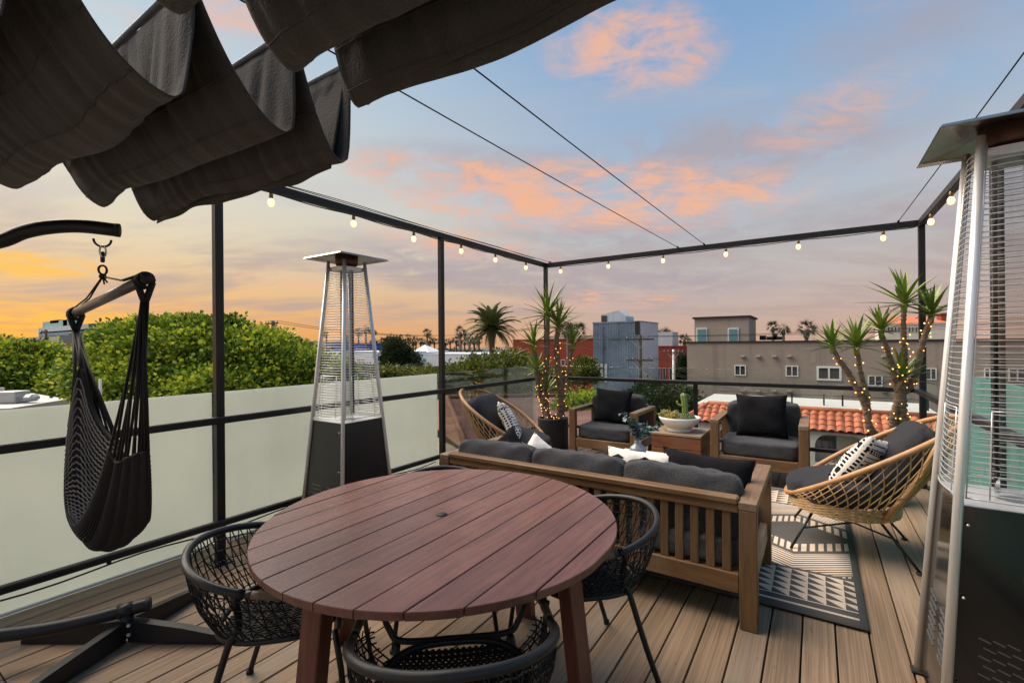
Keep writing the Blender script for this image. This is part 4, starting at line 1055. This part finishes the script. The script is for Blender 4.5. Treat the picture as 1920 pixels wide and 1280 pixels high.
# red tiled mansard building in front
Yt=20.0; lf=PY(1268,800,Yt); tz1=PY(1500,767,Yt+.9).z; tz0=PY(1500,803,Yt).z; xl,xr=PY(1279,800,Yt).x,PY(1790,800,Yt).x
td=thing('tiled_building','cream arcade building with a red clay tile roof edge','building',((xl+xr)/2,Yt,GZ)); ox=td.location.x
L_=lambda x,y,z:(x-ox,y-Yt,z-GZ)
MB().bb(xl-ox+.3,xr-ox,1.2,5.6,0,tz1-GZ-.15).build('wall',M_cream,td)
MB().bb(xl-ox+.3,xr-ox,1.0,5.6,tz1-GZ-.14,tz1-GZ-.04).build('flat_roof',M_conc,td)
m=MB().add([L_(xl,Yt,tz0-.06),L_(xr,Yt,tz0-.06),L_(xr,Yt+.95,tz1-.06),L_(xl+.9,Yt+.95,tz1-.06)],[(0,1,2,3)]); m.build('roof_deck',M_clayd,td)
tw=.262; nrow=4; run=math.hypot(.95,tz1-tz0)/nrow; slope=math.atan2(tz1-tz0,.95)
tm=MB().grid(lambda u,v:((u-.5)*tw*.98,(v-.06)*run*1.12,.075*sin(pi*u)**1.0*(1-.12*v)+.010+.020*(1-v)),9,2).mesh('roof_tile',M_clay,True)
rg=random.Random(5)
nt=int((xr-xl)/tw)
for r_ in range(nrow):
    f_=r_/nrow; y=.95*f_; z=tz0+(tz1-tz0)*f_
    for i in range(nt):
        x=xl+tw*(i+.5)
        if x<xl+.9*f_*1.0-.05 or PY(1700,780,Yt).x+1.2<x: continue
        inst('roof_tile',tm,td,(x-ox+rg.uniform(-.006,.006),y,z-GZ-.02+rg.uniform(-.006,.006)),(slope,0,rg.uniform(-.03,.03)))
MB().tube([Vector(L_(xl+.85,Yt+.95,tz1+.02)),Vector(L_(xr,Yt+.95,tz1+.02))],.11,8).build('ridge_tiles',M_clay,td,True)
MB().tube([Vector(L_(xl,Yt-.02,tz0+.0)),Vector(L_(xl+.9,Yt+.95,tz1+.02))],.10,8).build('hip_tiles',M_clay,td,True)
# arcade wall under the tiles with real arched openings
def arcade():
    y0=Yt+.12; xs=[PY(p,830,y0).x for p in (1290,1390,1500,1529,1622,1660,1760)]; ztop=tz0-.04; m=MB()
    zs=PY(1560,846,y0).z; zc=PY(1560,815,y0).z; 
    ops=[(PY(1345,830,y0).x,PY(1440,830,y0).x),(PY(1528,830,y0).x,PY(1625,830,y0).x),(PY(1690,830,y0).x,PY(1780,830,y0).x)]
    x=xl+.2
    for a,b in ops:
        m.bb(x-ox,a-ox,.12,.42,zs-3-GZ,ztop-GZ); w_=b-a; r_=min(w_*.28,zc-zs)
        pts=[(a,zs)]+[(a+r_-r_*cos(t_),zc-r_+r_*sin(t_)) for t_ in np.linspace(0,pi/2,7)]+[(b-r_+r_*sin(t_),zc-r_+r_*cos(t_)) for t_ in np.linspace(0,pi/2,7)]+[(b,zs)]
        for (xa,za),(xb,zb_) in zip(pts[:-1],pts[1:]):
            if abs(xb-xa)<1e-6: continue
            m.add([(xa-ox,.12,za-GZ),(xb-ox,.12,zb_-GZ),(xb-ox,.12,ztop-GZ),(xa-ox,.12,ztop-GZ),(xa-ox,.42,za-GZ),(xb-ox,.42,zb_-GZ)],[(0,1,2,3),(0,4,5,1)])
        m.bb(a-ox,b-ox,.12,.42,zs-3-GZ,zs-.45-GZ); x=b
    m.bb(x-ox,xr-ox,.12,.42,zs-3-GZ,ztop-GZ); m.build('arcade_wall',M_cream,td)
    MB().bb(xl-ox+.3,xr-ox,.9,1.15,zs-3-GZ,ztop-GZ).build('recess_wall',M_cream,td)
    for a,b in ops: MB().bb(a-ox,a-ox+(b-a)*.44,.86,.899,zs-.05-GZ,ztop-.3-GZ).build('window',M_pane,td)
arcade()
for px in (1485,1545,1580,1625,1680,1740):
    q=PY(px,768,Yt+3)-td.location; MB().bb(q.x-.03,q.x+.03,3,3.06,tz1-GZ-.04,tz1-GZ+.42).build('railing_post',M_black,td)
MB().tube([Vector(L_(xl+1,Yt+3.03,tz1+.36)),Vector(L_(xr,Yt+3.03,tz1+.36))],.012,5).build('railing_wire',M_black,td)
# corrugated metal loft
Yc=52.0
lf_=building('metal_loft','blue-grey corrugated metal loft with a small gabled roof cabin','1112' and 1112,1201,605,Yc,6.8,M_metal,GZ)
w0=PY(1112,605,Yc).x-lf_.location.x; w1=-w0; zt=PY(1150,605,Yc).z-GZ
m=MB()
for i in range(int((w1-w0)/.2)): m.bb(w0+i*.2,w0+i*.2+.09,-.035,-.001,0,zt-.02)
stuff(m.build('metal_rib',M_metal,lf_))
MB().bb(w1+.001,w1+.06,.0,6.8,0,zt+.12).build('side_cladding',M_metal2,lf_)
A_=PY(1127,590,Yc+2)-lf_.location; B_=PY(1173,592,Yc+2)-lf_.location; pk_=PY(1160,582,Yc+2)-lf_.location
m=MB(); f1=[(A_.x,2,zt),(B_.x,2,zt),(B_.x,2,B_.z),(pk_.x,2,pk_.z),(A_.x,2,A_.z)]; b1=[(x,5,z) for x,_,z in f1]
m.add(f1+b1,[(0,1,2,3,4),(9,8,7,6,5),(2,1,6,7),(3,2,7,8),(4,3,8,9),(0,4,9,5)]); m.build('roof_cabin',M_metal2,lf_)
q=PY(1133,601,Yc+2)-lf_.location; MB().bb(q.x-.35,q.x+.35,1.93,1.99,zt+.25,q.z+.6).build('window',M_pane,lf_)
q=PY(1199,607,Yc)-lf_.location; MB().bb(q.x-.5,q.x,-.1,-.04,zt-1.4,zt+.1).build('flashing',M_dark,lf_)
for px in (1118,1126,1134):
    A_=PY(px,682,Yc)-lf_.location; B_=PY(px+5,716,Yc)-lf_.location; MB().bb(A_.x,B_.x,-.08,-.036,B_.z,A_.z).build('window',M_metal2,lf_)
# red buildings
rb=building('red_building','long low red building behind the left yucca','962' and 962,1112,637,66,9,M_brick)
win(rb,975,987,672,688,66,1); win(rb,1052,1060,674,686,66,1)
rb=building('red_building','narrow red building behind the power lines beside the taupe wall',1222,1275,650,70,9,M_brick)
q=onf(rb,1236,650,70); MB().bb(q.x-1.8,q.x+1.8,.5,4,q.z,q.z+2.2).build('roof_shed',M_metal2,rb)
for px in (1233,1243,1255): win(rb,px,px+5,690,712,70,1)
# white warehouses
Yw=95
wb=building('warehouse','long white warehouse with a blue end, behind the palm',748,1008,664,Yw,20,M_wh,GZ)
A_=onf(wb,880,664,Yw); MB().bb(A_.x,-wb.location.x+PY(1008,664,Yw).x,-.06,-.003,A_.z-2.6,A_.z+.1).build('blue_panel',M_blue,wb)
for a in ((780,787,678,682),(856,864,680,684)): win(wb,*a,Yw,1)
for px in (795,):
    A_=onf(wb,px,672,Yw); B_=onf(wb,px+4,692,Yw); MB().bb(A_.x,B_.x,-.1,-.01,B_.z,A_.z).build('door',M_aqua,wb); 
A_=onf(wb,797,679,Yw); B_=onf(wb,808,692,Yw); MB().bb(A_.x,B_.x,-.08,-.01,B_.z,A_.z).build('roller_door',M_roofg,wb)
q=onf(wb,768,650,Yw); m=MB().add([(q.x-2.5,3,q.z-1.6),(q.x+4.6,3,q.z-1.6),(q.x+.2,6,q.z+.6),(q.x-2.5,9,q.z-1.6),(q.x+4.6,9,q.z-1.6)],[(0,1,2),(1,4,2),(4,3,2),(3,0,2)]); m.build('tent_roof',M_wh,wb)
wb=building('warehouse','pale low warehouse seen through the left heater cage',606,748,660,88,20,M_wh,GZ); win(wb,668,686,670,682,88,2,M_roofg)
wb2=building('blue_shed','dark blue shed behind the left heater',626,688,644,110,12,M_blue)
for i,(p0,p1,tp_,Y_,mm,lb) in enumerate(((560,612,640,150,M_roofg,'grey mid-rise far behind the big tree'),(905,960,655,120,M_roofg,'low grey shed right of the blue-ended warehouse'),(1020,1112,630,120,M_taupe2,'far tan block behind the red building'))):
    b=building('far_building',lb,p0,p1,tp_,Y_,15,mm)
    for k_ in range(5): px=p0+(p1-p0)*(k_+.3)/5.4; win(b,px,px+(p1-p0)*.08,tp_+5,tp_+10,Y_,1)
# far left aqua building and red brick block
aq=building('glass_office','far pale aqua office block above the trees on the left',72,182,611,150,25,M_aqua)
for p0,p1,y0,y1 in ((80,128,604,611),(118,126,600,611),(94,110,601,604)):
    A_=onf(aq,p0,y0,155); B_=onf(aq,p1,y1,155); MB().bb(A_.x,B_.x,5,12,B_.z-.5,A_.z).build('roof_plant',M_aqua if y1-y0>5 else M_dark,aq)
for r_ in range(3):
    A_=onf(aq,74,615+r_*8,150); B_=onf(aq,180,618+r_*8,150); MB().bb(A_.x+.6,B_.x-.4,-.2,-.02,B_.z,A_.z).build('window_band',M_metal if r_ else M_metal2,aq)
b=building('far_building','low salmon red block in front of the aqua office',92,182,643,120,12,facade_mat('salmon',(.40,.13,.09),.12))
b=building('far_building','dark roofed block left of the aqua office',40,110,632,135,12,M_roofg)
# white villa far right
vl=building('white_villa','white villa with red roofs on the rise at far right',1660,1790,608,85,14,M_cream)
for i in range(10): win(vl,1664+i*6.5,1668+i*6.5,613,622,85,1)
q=onf(vl,1700,600,85); w_=4.6; z=onf(vl,1700,608,85).z
MB().add([(q.x-w_,0,z+.15),(q.x+w_,0,z+.15),(q.x+w_,6,z+.15),(q.x-w_,6,z+.15),(q.x-1,3,z+1.2),(q.x+1.5,3,z+1.2)],[(0,1,5,4),(1,2,5),(2,3,4,5),(3,0,4)]).build('roof',M_clay,vl)
A_=onf(vl,1768,590,85); B_=onf(vl,1784,612,85); MB().bb(A_.x,B_.x,1,4,B_.z,A_.z+.3).build('red_tower',M_brick,vl)
# near roofs on the left
hv=thing('neighbour_roof','pale flat neighbouring roof with an air unit at the far left','building',(-14,9,GZ))
zr=-.25; 
def rp(px,py): return G(px,py,zr)-hv.location
q=[rp(-260,775),rp(20,765),rp(126,748),rp(62,737),rp(-120,735)]
n_=len(q); lo=[Vector((p.x,p.y,0)) for p in q]; MB().add([tuple(p) for p in q]+[tuple(p) for p in lo],[tuple(range(n_))[::-1]]+[(i,(i+1)%n_,n_+(i+1)%n_,n_+i) for i in range(n_)]).build('roof_slab',M_conc,hv)
c=rp(24,755); MB().box((c.x,c.y,c.z+.19),(.62,.5,.36),(0,0,R(35)),.02).box((c.x+.5,c.y+.32,c.z+.16),(.34,.34,.22),(0,0,R(35)),.08).build('air_unit',M_galv,hv)
c=rp(2,752); MB().box((c.x,c.y,c.z+.22),(.14,.14,.44)).build('roof_vent',M_conc,hv)
hr=thing('hip_roof_house','neighbouring house with a tiled hip roof just beyond the clear glass','building',(-8.5,13.0,GZ))
apx=PD(868,769,15.5)-hr.location; e0=PD(800,830,12.0)-hr.location
rid=[PD(838,746,19)-hr.location,PD(1120,742,24)-hr.location]; e1=PD(1150,850,10.2)-hr.location; e2=PD(760,760,17)-hr.location; hipb=PD(880,850,11.2)-hr.location
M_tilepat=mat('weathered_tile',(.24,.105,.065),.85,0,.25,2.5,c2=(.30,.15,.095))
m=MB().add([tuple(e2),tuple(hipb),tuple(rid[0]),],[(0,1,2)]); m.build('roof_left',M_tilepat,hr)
m=MB().add([tuple(hipb),tuple(e1),tuple(rid[1]),tuple(rid[0])],[(0,1,2,3)]); m.build('roof_right',M_clayd,hr)  # same tiles; shade and glass reflection painted as a darker maroon
nL=(hipb-e2); up=(rid[0]-hipb); tl=MB().grid(lambda u,v:((u-.5)*.21,(v-.5)*.34,.045*sin(pi*u)+.012*(1-v)),6,2).mesh('roof_tile',M_tilepat,True)
xd=nL.normalized(); nn=nL.cross(rid[0]-e2).normalized(); 
if nn.z<0: nn=-nn
yd=nn.cross(xd)
if yd.z<0: yd=-yd; 
h_=(rid[0]-e2).dot(yd); base=(rid[0]-e2).dot(xd); r_=0; cnt=0
while r_*.30<h_:
    f_=(r_*.30)/h_; a=base*f_; b=nL.length+(base-nL.length)*f_; s_=a+.1
    while s_<b-.1 and cnt<300:
        o=e2+xd*s_+yd*(r_*.30+.15)+nn*.01; inst('roof_tile',tl,hr,M=Matrix.Translation(o)@Matrix((xd,yd,nn)).transposed().to_4x4()); s_+=.225; cnt+=1
    r_+=1
MB().tube([hipb+Vector((0,0,.04)),rid[0]+Vector((0,0,.04))],.09,7).build('hip_tiles',M_tilepat,hr,True); MB().tube([rid[0]+Vector((0,0,.04)),rid[1]+Vector((0,0,.04))],.10,7).build('ridge_tiles',M_clayd,hr,True)
zz=min(e1.z,hipb.z,e2.z); MB().add([(p.x,p.y,z) for z in (0,zz-.05) for p in (e2,hipb,e1,rid[1])],[(0,1,5,4),(1,2,6,5),(2,3,7,6),(3,0,4,7)]).build('wall',M_cream,hr)

# ------------------------------------------------------------------ trees
def leafmat(name,a,b,c):
    m,t,bs=newmat(name); at=t.nodes.new('ShaderNodeAttribute'); at.attribute_name='tint'; v=V(t,at.outputs['Fac'])
    cc=ramp(t,v,[(0,a),(.5,b),(1,c)]); t.links.new(cc,bs.inputs['Base Color']); bs.inputs['Roughness'].default_value=.5; bs.inputs['Specular IOR Level'].default_value=.35
    out=t.nodes['Material Output']; tl=t.nodes.new('ShaderNodeBsdfTranslucent'); t.links.new(cc,tl.inputs[0]); mx=t.nodes.new('ShaderNodeMixShader'); mx.inputs[0].default_value=.3
    t.links.new(bs.outputs[0],mx.inputs[1]); t.links.new(tl.outputs[0],mx.inputs[2]); t.links.new(mx.outputs[0],out.inputs[0]); return m
M_fic=leafmat('ficus_leaf',(.022,.052,.010),(.15,.245,.020),(.50,.55,.050)); M_hedge=leafmat('hedge_leaf',(.030,.055,.015),(.085,.12,.022),(.26,.24,.04)); M_pine=leafmat('dark_leaf',(.016,.030,.012),(.030,.052,.018),(.06,.085,.03))
def foliage(blobs,nclump,nleaf,ls,seed,shell=.75):
    rs=np.random.RandomState(seed); bl_=np.array(blobs,float); vol=(bl_[:,3]*bl_[:,4]*bl_[:,5])**.66; pk=rs.choice(len(bl_),nclump,p=vol/vol.sum())
    d=rs.normal(size=(nclump,3)); d/=np.linalg.norm(d,axis=1)[:,None]; d[:,2]=np.where(d[:,2]<-.35,-d[:,2],d[:,2])
    rad=shell+(1.04-shell)*rs.rand(nclump)**.7; rad*=1+.10*np.sin(d[:,0]*7+pk)*np.sin(d[:,1]*6+d[:,2]*5)
    c=bl_[pk,:3]+d*bl_[pk,3:]*rad[:,None]
    tint=np.clip(rs.normal(.44,.24,nclump)+(rs.rand(nclump)<.25)*.40+.22*np.sin(c[:,0]*2.1)*np.sin(c[:,1]*1.9+c[:,2]*2.3),0,1)
    N_=nclump*nleaf; ci=np.repeat(np.arange(nclump),nleaf)
    o=np.clip(rs.normal(size=(N_,3)),-1.7,1.7)*np.array([1,1,.7])*ls*1.35*(.5+1.0*rs.rand(nclump))[ci][:,None]
    p=c[ci]+o
    ax=o/(np.linalg.norm(o,axis=1)[:,None]+1e-6)+d[ci]*.8+rs.normal(size=(N_,3))*.5+np.array([0,0,.15]); ax/=np.linalg.norm(ax,axis=1)[:,None]
    q=rs.normal(size=(N_,3)); sd_=np.cross(ax,q); sd_/=np.linalg.norm(sd_,axis=1)[:,None]; nrm=np.cross(sd_,ax)
    L=(ls*(.7+.7*rs.rand(N_)))[:,None]; W=L*.40
    v=np.stack([p,p+ax*L*.5+sd_*W+nrm*L*.07,p+ax*L,p+ax*L*.5-sd_*W+nrm*L*.07],1).reshape(-1,3)
    tt=np.clip(tint[ci]+rs.normal(0,.13,N_),0,1); return v,np.repeat(tt,4)
def fobj(name,v,tt,m,parent,off):
    n=len(v); me=bpy.data.meshes.new(name); me.vertices.add(n); me.vertices.foreach_set('co',(v-np.array(off)).astype(np.float32).ravel())
    me.loops.add(n); me.loops.foreach_set('vertex_index',np.arange(n,dtype=np.int32)); me.polygons.add(n//4); me.polygons.foreach_set('loop_start',np.arange(0,n,4,dtype=np.int32))
    me.update(calc_edges=True); at=me.attributes.new('tint','FLOAT','POINT'); at.data.foreach_set('value',tt.astype(np.float32)); me.materials.append(m)
    o=bpy.data.objects.new(name,me); col.objects.link(o); o.parent=parent; return o
M_bark=mat('bark',(.07,.055,.04),.9,0,.3,8,bmp=.6,bs=20)
def tree(name,label,blobs,nc,nl,ls,m,seed,trunk_r=.25,group=None,shell=.72):
    b=np.array(blobs,float); cx,cy=b[:,0].mean(),b[:,1].mean(); t_=thing(name,label,'tree' if 'tree' in name else 'hedge',(cx,cy,GZ),0,group)
    v,tt=foliage(blobs,nc,nl,ls,seed,shell); fobj('crown',v,tt,m,t_,(cx,cy,GZ))
    mm=MB(); zc=b[:,2].mean()-GZ; mm.tube([(0,0,0),(.05,.02,zc*.4),(0,.05,zc*.75)],[trunk_r*1.2,trunk_r,trunk_r*.8],9)
    for x,y,z,rx,ry,rz in blobs[:8]: mm.tube([(0,.03,zc*.6),((x-cx)*.5,(y-cy)*.5,(zc*.6+(z-GZ))*.5+.2),(x-cx,y-cy,z-GZ)],[trunk_r*.6,trunk_r*.4,trunk_r*.12],6)
    mm.build('trunk',M_bark,t_,True); return t_
def bl(px,py,d,rx,rz,ry=None): p=PD(px,py,d); return (p.x,p.y,p.z,rx,ry or rx,rz)
tree('ficus_tree','big round-headed bright green tree beyond the frosted glass',[bl(300,688,14,1.75,1.32),bl(345,682,14,1.6,1.30),bl(395,688,13.6,1.7,1.36),bl(490,702,13.4,1.6,1.15),bl(565,728,13.2,1.35,1.0),bl(225,715,14.2,1.2,1.15),bl(340,740,13.2,1.9,1.2),bl(450,750,12.8,1.9,1.2),bl(600,765,13.2,.9,.8),bl(250,665,15,1.2,.95)],9500,17,.102,M_fic,11,.3,'bright green street trees')
tree('ficus_tree','bright green tree at the left edge behind the neighbour roof',[bl(-30,700,22,2.1,1.5),bl(50,705,22,1.8,1.4),bl(95,725,22,1.3,1.3),bl(-130,700,22,2.4,1.7),bl(20,730,21,2.0,1.2),bl(120,740,21,1.2,1.0)],3600,16,.17,M_fic,12,.28,'bright green street trees')
tree('cypress_tree','dark bushy tree standing before the white warehouse',[bl(748,672,62,1.9,1.7),bl(740,655,62,1.2,1.4),bl(758,680,62,1.9,1.2),bl(735,680,62,1.4,1.1)],900,12,.26,M_pine,13,.22)
tree('hedge_row','long olive hedge beyond the clear glass under the palm',[bl(850,735,30,2.4,1.5),bl(905,722,29,2.2,1.7),bl(950,715,28,1.9,1.7),bl(990,728,27,1.7,1.5),bl(820,730,31,2.0,1.2),bl(880,745,28,2.5,1.5),bl(960,750,26,2.2,1.4)],2600,12,.17,M_hedge,14,.15)
tree('hedge_row','low olive hedge behind the frosted glass beside the heater',[bl(690,712,40,2.8,1.1),bl(740,712,41,2.4,1.0),bl(640,715,40,2.4,1.1),bl(790,712,40,2.2,.9)],1000,12,.2,M_hedge,15,.12)
tree('street_tree','dark green tree between the loft and the cactus',[bl(1235,752,30,1.7,1.1),bl(1262,770,28,1.6,1.3),bl(1210,775,29,1.6,1.2)],1300,12,.16,M_pine,16,.2)
tree('street_tree','yellow-green bush beside the left armchair, below the loft',[bl(1095,770,20,1.1,.7),bl(1075,785,19,.9,.6),bl(1125,765,22,.9,.6)],900,12,.12,M_fic,17,.15)
tree('street_tree','mixed green tree behind the left yucca trunks',[bl(1096,690,45,.8,.8),bl(1100,706,44,1.0,.9),bl(1070,712,45,1.2,.8)],700,12,.2,M_hedge,18,.2)
tree('street_tree','dark tree squeezed between the red building and the taupe wall',[bl(1284,700,60,.6,2.2),bl(1282,722,58,.8,1.8)],500,12,.25,M_pine,19,.2)
v,tt=foliage([bl(px,668+ (i%3)*3,260-8*(i%4),9,3.4) for i,px in enumerate(range(-60,1420,38))],2600,9,1.0,20,.5)
o=fobj('far_tree_belt',v,tt,M_pine,None,(0,0,0)); stuff(o); tag(o,'far belt of dark trees along the horizon','trees')

# ------------------------------------------------------------------ palms
M_frond=mat('palm_frond',(.10,.135,.045),.5,0,.3,4,c2=(.17,.18,.065)); M_fan=mat('fan_palm_leaf',(.045,.055,.028),.6,0,.3,2,c2=(.07,.065,.035)); M_ptr=mat('palm_trunk',(.16,.12,.085),.9,0,.3,3,bmp=.6,bs=6)
def frondmesh(L):
    m=MB(); n=26; sp=[Vector((0,L*u*(1-.10*u*u),L*(.06*u-.36*u*u*u))) for u in np.linspace(0,1,n)]
    m.tube(sp,[.035*(1-.8*i/n) for i in range(n)],4)
    for i in range(3,n):
        u=i/n; ll=L*.17*math.sin(pi*min(1,.12+u*.86))**.6
        for s in (-1,1):
            a=sp[i]; b=a+Vector((s*ll*.80,ll*.50,-ll*.18)); w_=Vector((0,.10,0))
            m.add([a-w_,a+w_,b],[(0,1,2)])
    return m
pc=PD(922,616,50.0); pm=thing('date_palm','large feathery date palm above the hedge','tree',(pc.x,pc.y,GZ))
MB().tube([(0,0,0),(.05,0,4),(0,0,pc.z-GZ-.7)],[.36,.29,.31],12).build('trunk',M_ptr,pm,True)
MB().lathe([(.30,-1.4),(.46,-.7),(.50,-.2),(.25,.2)],14,(0,0,pc.z-GZ)).build('crown_boss',M_ptr,pm,True)
fm=frondmesh(3.3).mesh('frond',M_frond); rg=random.Random(21)
for i in range(96):
    a=i*2.39996; u=(i+.5)/96; el_=R(88-118*u**.85+rg.uniform(-7,7)); s_=rg.uniform(.82,1.05)
    inst('frond',fm,pm,M=Matrix.Translation((0,0,pc.z-GZ))@Matrix.Rotation(a,4,'Z')@Matrix.Rotation(el_,4,'X')@Matrix.Rotation(rg.uniform(-.3,.3),4,'Y')@Matrix.Scale(s_,4))
def fancrown(seed):
    rg=random.Random(seed); m=MB()
    for i in range(34):
        a=i*2.4; el_=rg.uniform(-.9,1.3); d=Vector((cos(a)*cos(el_),sin(a)*cos(el_),sin(el_))); st_=d*rg.uniform(.35,.6); sd_=d.orthogonal().normalized()
        for k_ in range(7):
            an=(k_-3)*.36; q=(d*cos(an)+sd_*sin(an)).normalized(); w_=d.cross(sd_)*.03+sd_*.035; m.add([st_-w_,st_+w_,st_+q*rg.uniform(.5,.75)+Vector((0,0,-.12))],[(0,1,2)])
    m.ball((0,0,-.5),.28,7,5,1.8); return m
fc=[fancrown(i).mesh('crown',M_fan) for i in range(4)]
tk=MB().tube([(0,0,-1),(0,0,0)],[.13,.10],7).mesh('trunk',M_ptr,True)
spots=[(801,624,165,1.5),(765,632,210,1.5),(863,622,150,1.9),(880,632,150,1.8),(612,627,190,1.3),(672,622,170,1.5),(686,618,160,1.5),(700,624,180,1.3),(649,632,190,1.2),(1449,612,95,1.15),(1469,617,90,1.1),(1512,617,85,1.55),(1246,628,100,1.6),(1283,636,110,1.3),(1232,630,120,1.4),(1060,615,75,1.2),(1084,620,78,1.3),(1290,640,120,1.2),(1762,628,80,1.3)]
rg=random.Random(33)
for px in range(700,905,9): spots.append((px+rg.uniform(-3,3),640+rg.uniform(-3,3),235+rg.uniform(-15,15),rg.uniform(1.7,2.3)))
for i,(px,py,d,s_) in enumerate(spots):
    c=PD(px,py,d); near=d<130
    lb=('skyline fan palm, %s'%{801:'tallest over the white warehouse',863:'bushy one left of the date palm',880:'bushy one touching the date palm',1449:'left of a pair over the taupe roof',1469:'right of a pair over the taupe roof',1512:'full crown right of the pair over the taupe roof',1246:'right beside the metal loft',1060:'left one behind the yucca crown',1084:'right one beside the utility pole',765:'small one above the dark bushy tree',1762:'by the white villa at far right'}[px]) if px in (801,863,880,1449,1469,1512,1246,1060,1084,765,1762) else ('small far fan palm in the dense row along the horizon' if i>18 else {612:'small fan palm at the left post of the far heater',672:'fan palm inside the far heater cage, left of its pair',686:'fan palm inside the far heater cage, taller of its pair',700:'small fan palm just right of the far heater',649:'small fan palm low behind the heater tube',1283:'small fan palm at the corner of the taupe wall',1232:'small fan palm left of the roof shed',1290:'smallest fan palm touching the taupe rooftop box'}[px])
    t_=thing('fan_palm',lb,'palm tree',(c.x,c.y,GZ),0,'fan palms on the skyline')
    inst('crown',fc[i%4],t_,(0,0,c.z-GZ),(0,0,i*1.3),(s_*1.25,)*3); inst('trunk',tk,t_,(0,0,c.z-GZ),(0,0,0),(2.0*s_,2.0*s_,c.z-GZ))

# ------------------------------------------------------------------ utility poles and lines
def pole(label,px,ptop,d,arms,zb=GZ,r=.14,steel=False):
    c=PD(px,ptop,d); t_=thing('utility_pole',label,'utility pole',(c.x,c.y,zb),0,'wooden utility poles'); h_=c.z-zb
    MB().tube([(0,0,0),(0,0,h_)],[r*1.2,r],9).build('pole',M_galv if steel else M_teakpole,t_,True)
    pts=[]
    for dz_,w_ in arms:
        a=MB().bb(-w_,w_,-.20,-.09,h_-dz_-.06,h_-dz_+.06).build('crossarm',M_teakpole,t_)
        for k_ in (-.92,-.5,.5,.92):
            MB().lathe([(.03,0),(.05,.06),(.03,.10),(.045,.15),(.015,.19)],7,(w_*k_,-.145,h_-dz_+.06)).build('insulator',M_galv,t_,True); pts.append(Vector((c.x+w_*k_,c.y-.145,zb+h_-dz_+.25)))
        MB().bar((-w_*.6,-.14,h_-dz_-.06),(0,-.14,h_-dz_-.75),.03,.03).bar((w_*.6,-.14,h_-dz_-.06),(0,-.14,h_-dz_-.75),.03,.03).build('arm_brace',M_galv,t_)
    return t_,pts
_,p1=pole('utility pole with two crossarms before the metal loft',1200,628,38,((.35,1.15),(2.05,1.1)))
_,p2=pole('utility pole behind the right of the two yucca crowns at left',1065,604,42,((.35,1.1),))
_,p3=pole('utility pole with crossarms rising over the big tree',512,601,40,((.25,.95),(.75,.7)))
_,p4=pole('utility pole at far left before the aqua office',86,617,60,((.3,1.3),))
_,p5=pole('pale steel pole before the narrow red building',1263,655,48,((.3,1.0),),steel=True)
pp=PD(188,710,11); o=MB().tube([(pp.x,pp.y,GZ),(pp.x,pp.y,pp.z)],.030,8).build('vent_pipe',M_conc,None,True); tag(o,'thin pale vent pipe in front of the big tree','pipe')
def line(a,b,sag,lb,r=.012):
    a,b=Vector(a),Vector(b); m=MB().tube([a.lerp(b,u)-Vector((0,0,sag*4*u*(1-u))) for u in np.linspace(0,1,17)],r,4); tag(m.build('power_line',M_rubber),lb,'power line','overhead power lines')
for i,lb in enumerate(('outermost left','inner left','inner right','outermost right')):
    line(p1[i],Vector((p1[i].x+45,p1[i].y-4,p1[i].z+2.3+.3*i)),.9,'overhead wire from the loft pole to the right across the sky, %s insulator'%lb)
    line(p1[4+i],Vector((p1[4+i].x+16,p1[4+i].y-14,p1[4+i].z-1.6)),.7,'low overhead wire from the lower crossarm of the loft pole, %s insulator'%lb)
    line(p1[i],p2[i],.8,'overhead wire between the loft pole and the yucca-side pole, %s insulator'%lb)
    line(p2[i],p3[i],1.2,'overhead wire between the yucca-side pole and the big tree pole, %s insulator'%lb)
    line(p1[4+i],p5[i],.5,'overhead wire between the loft pole and the pale steel pole, %s insulator'%lb)
line(p1[5],PD(1290,740,24),.4,'pale drop wire falling from the loft pole to the tiled roof',.02)
bpy.context.view_layer.update()
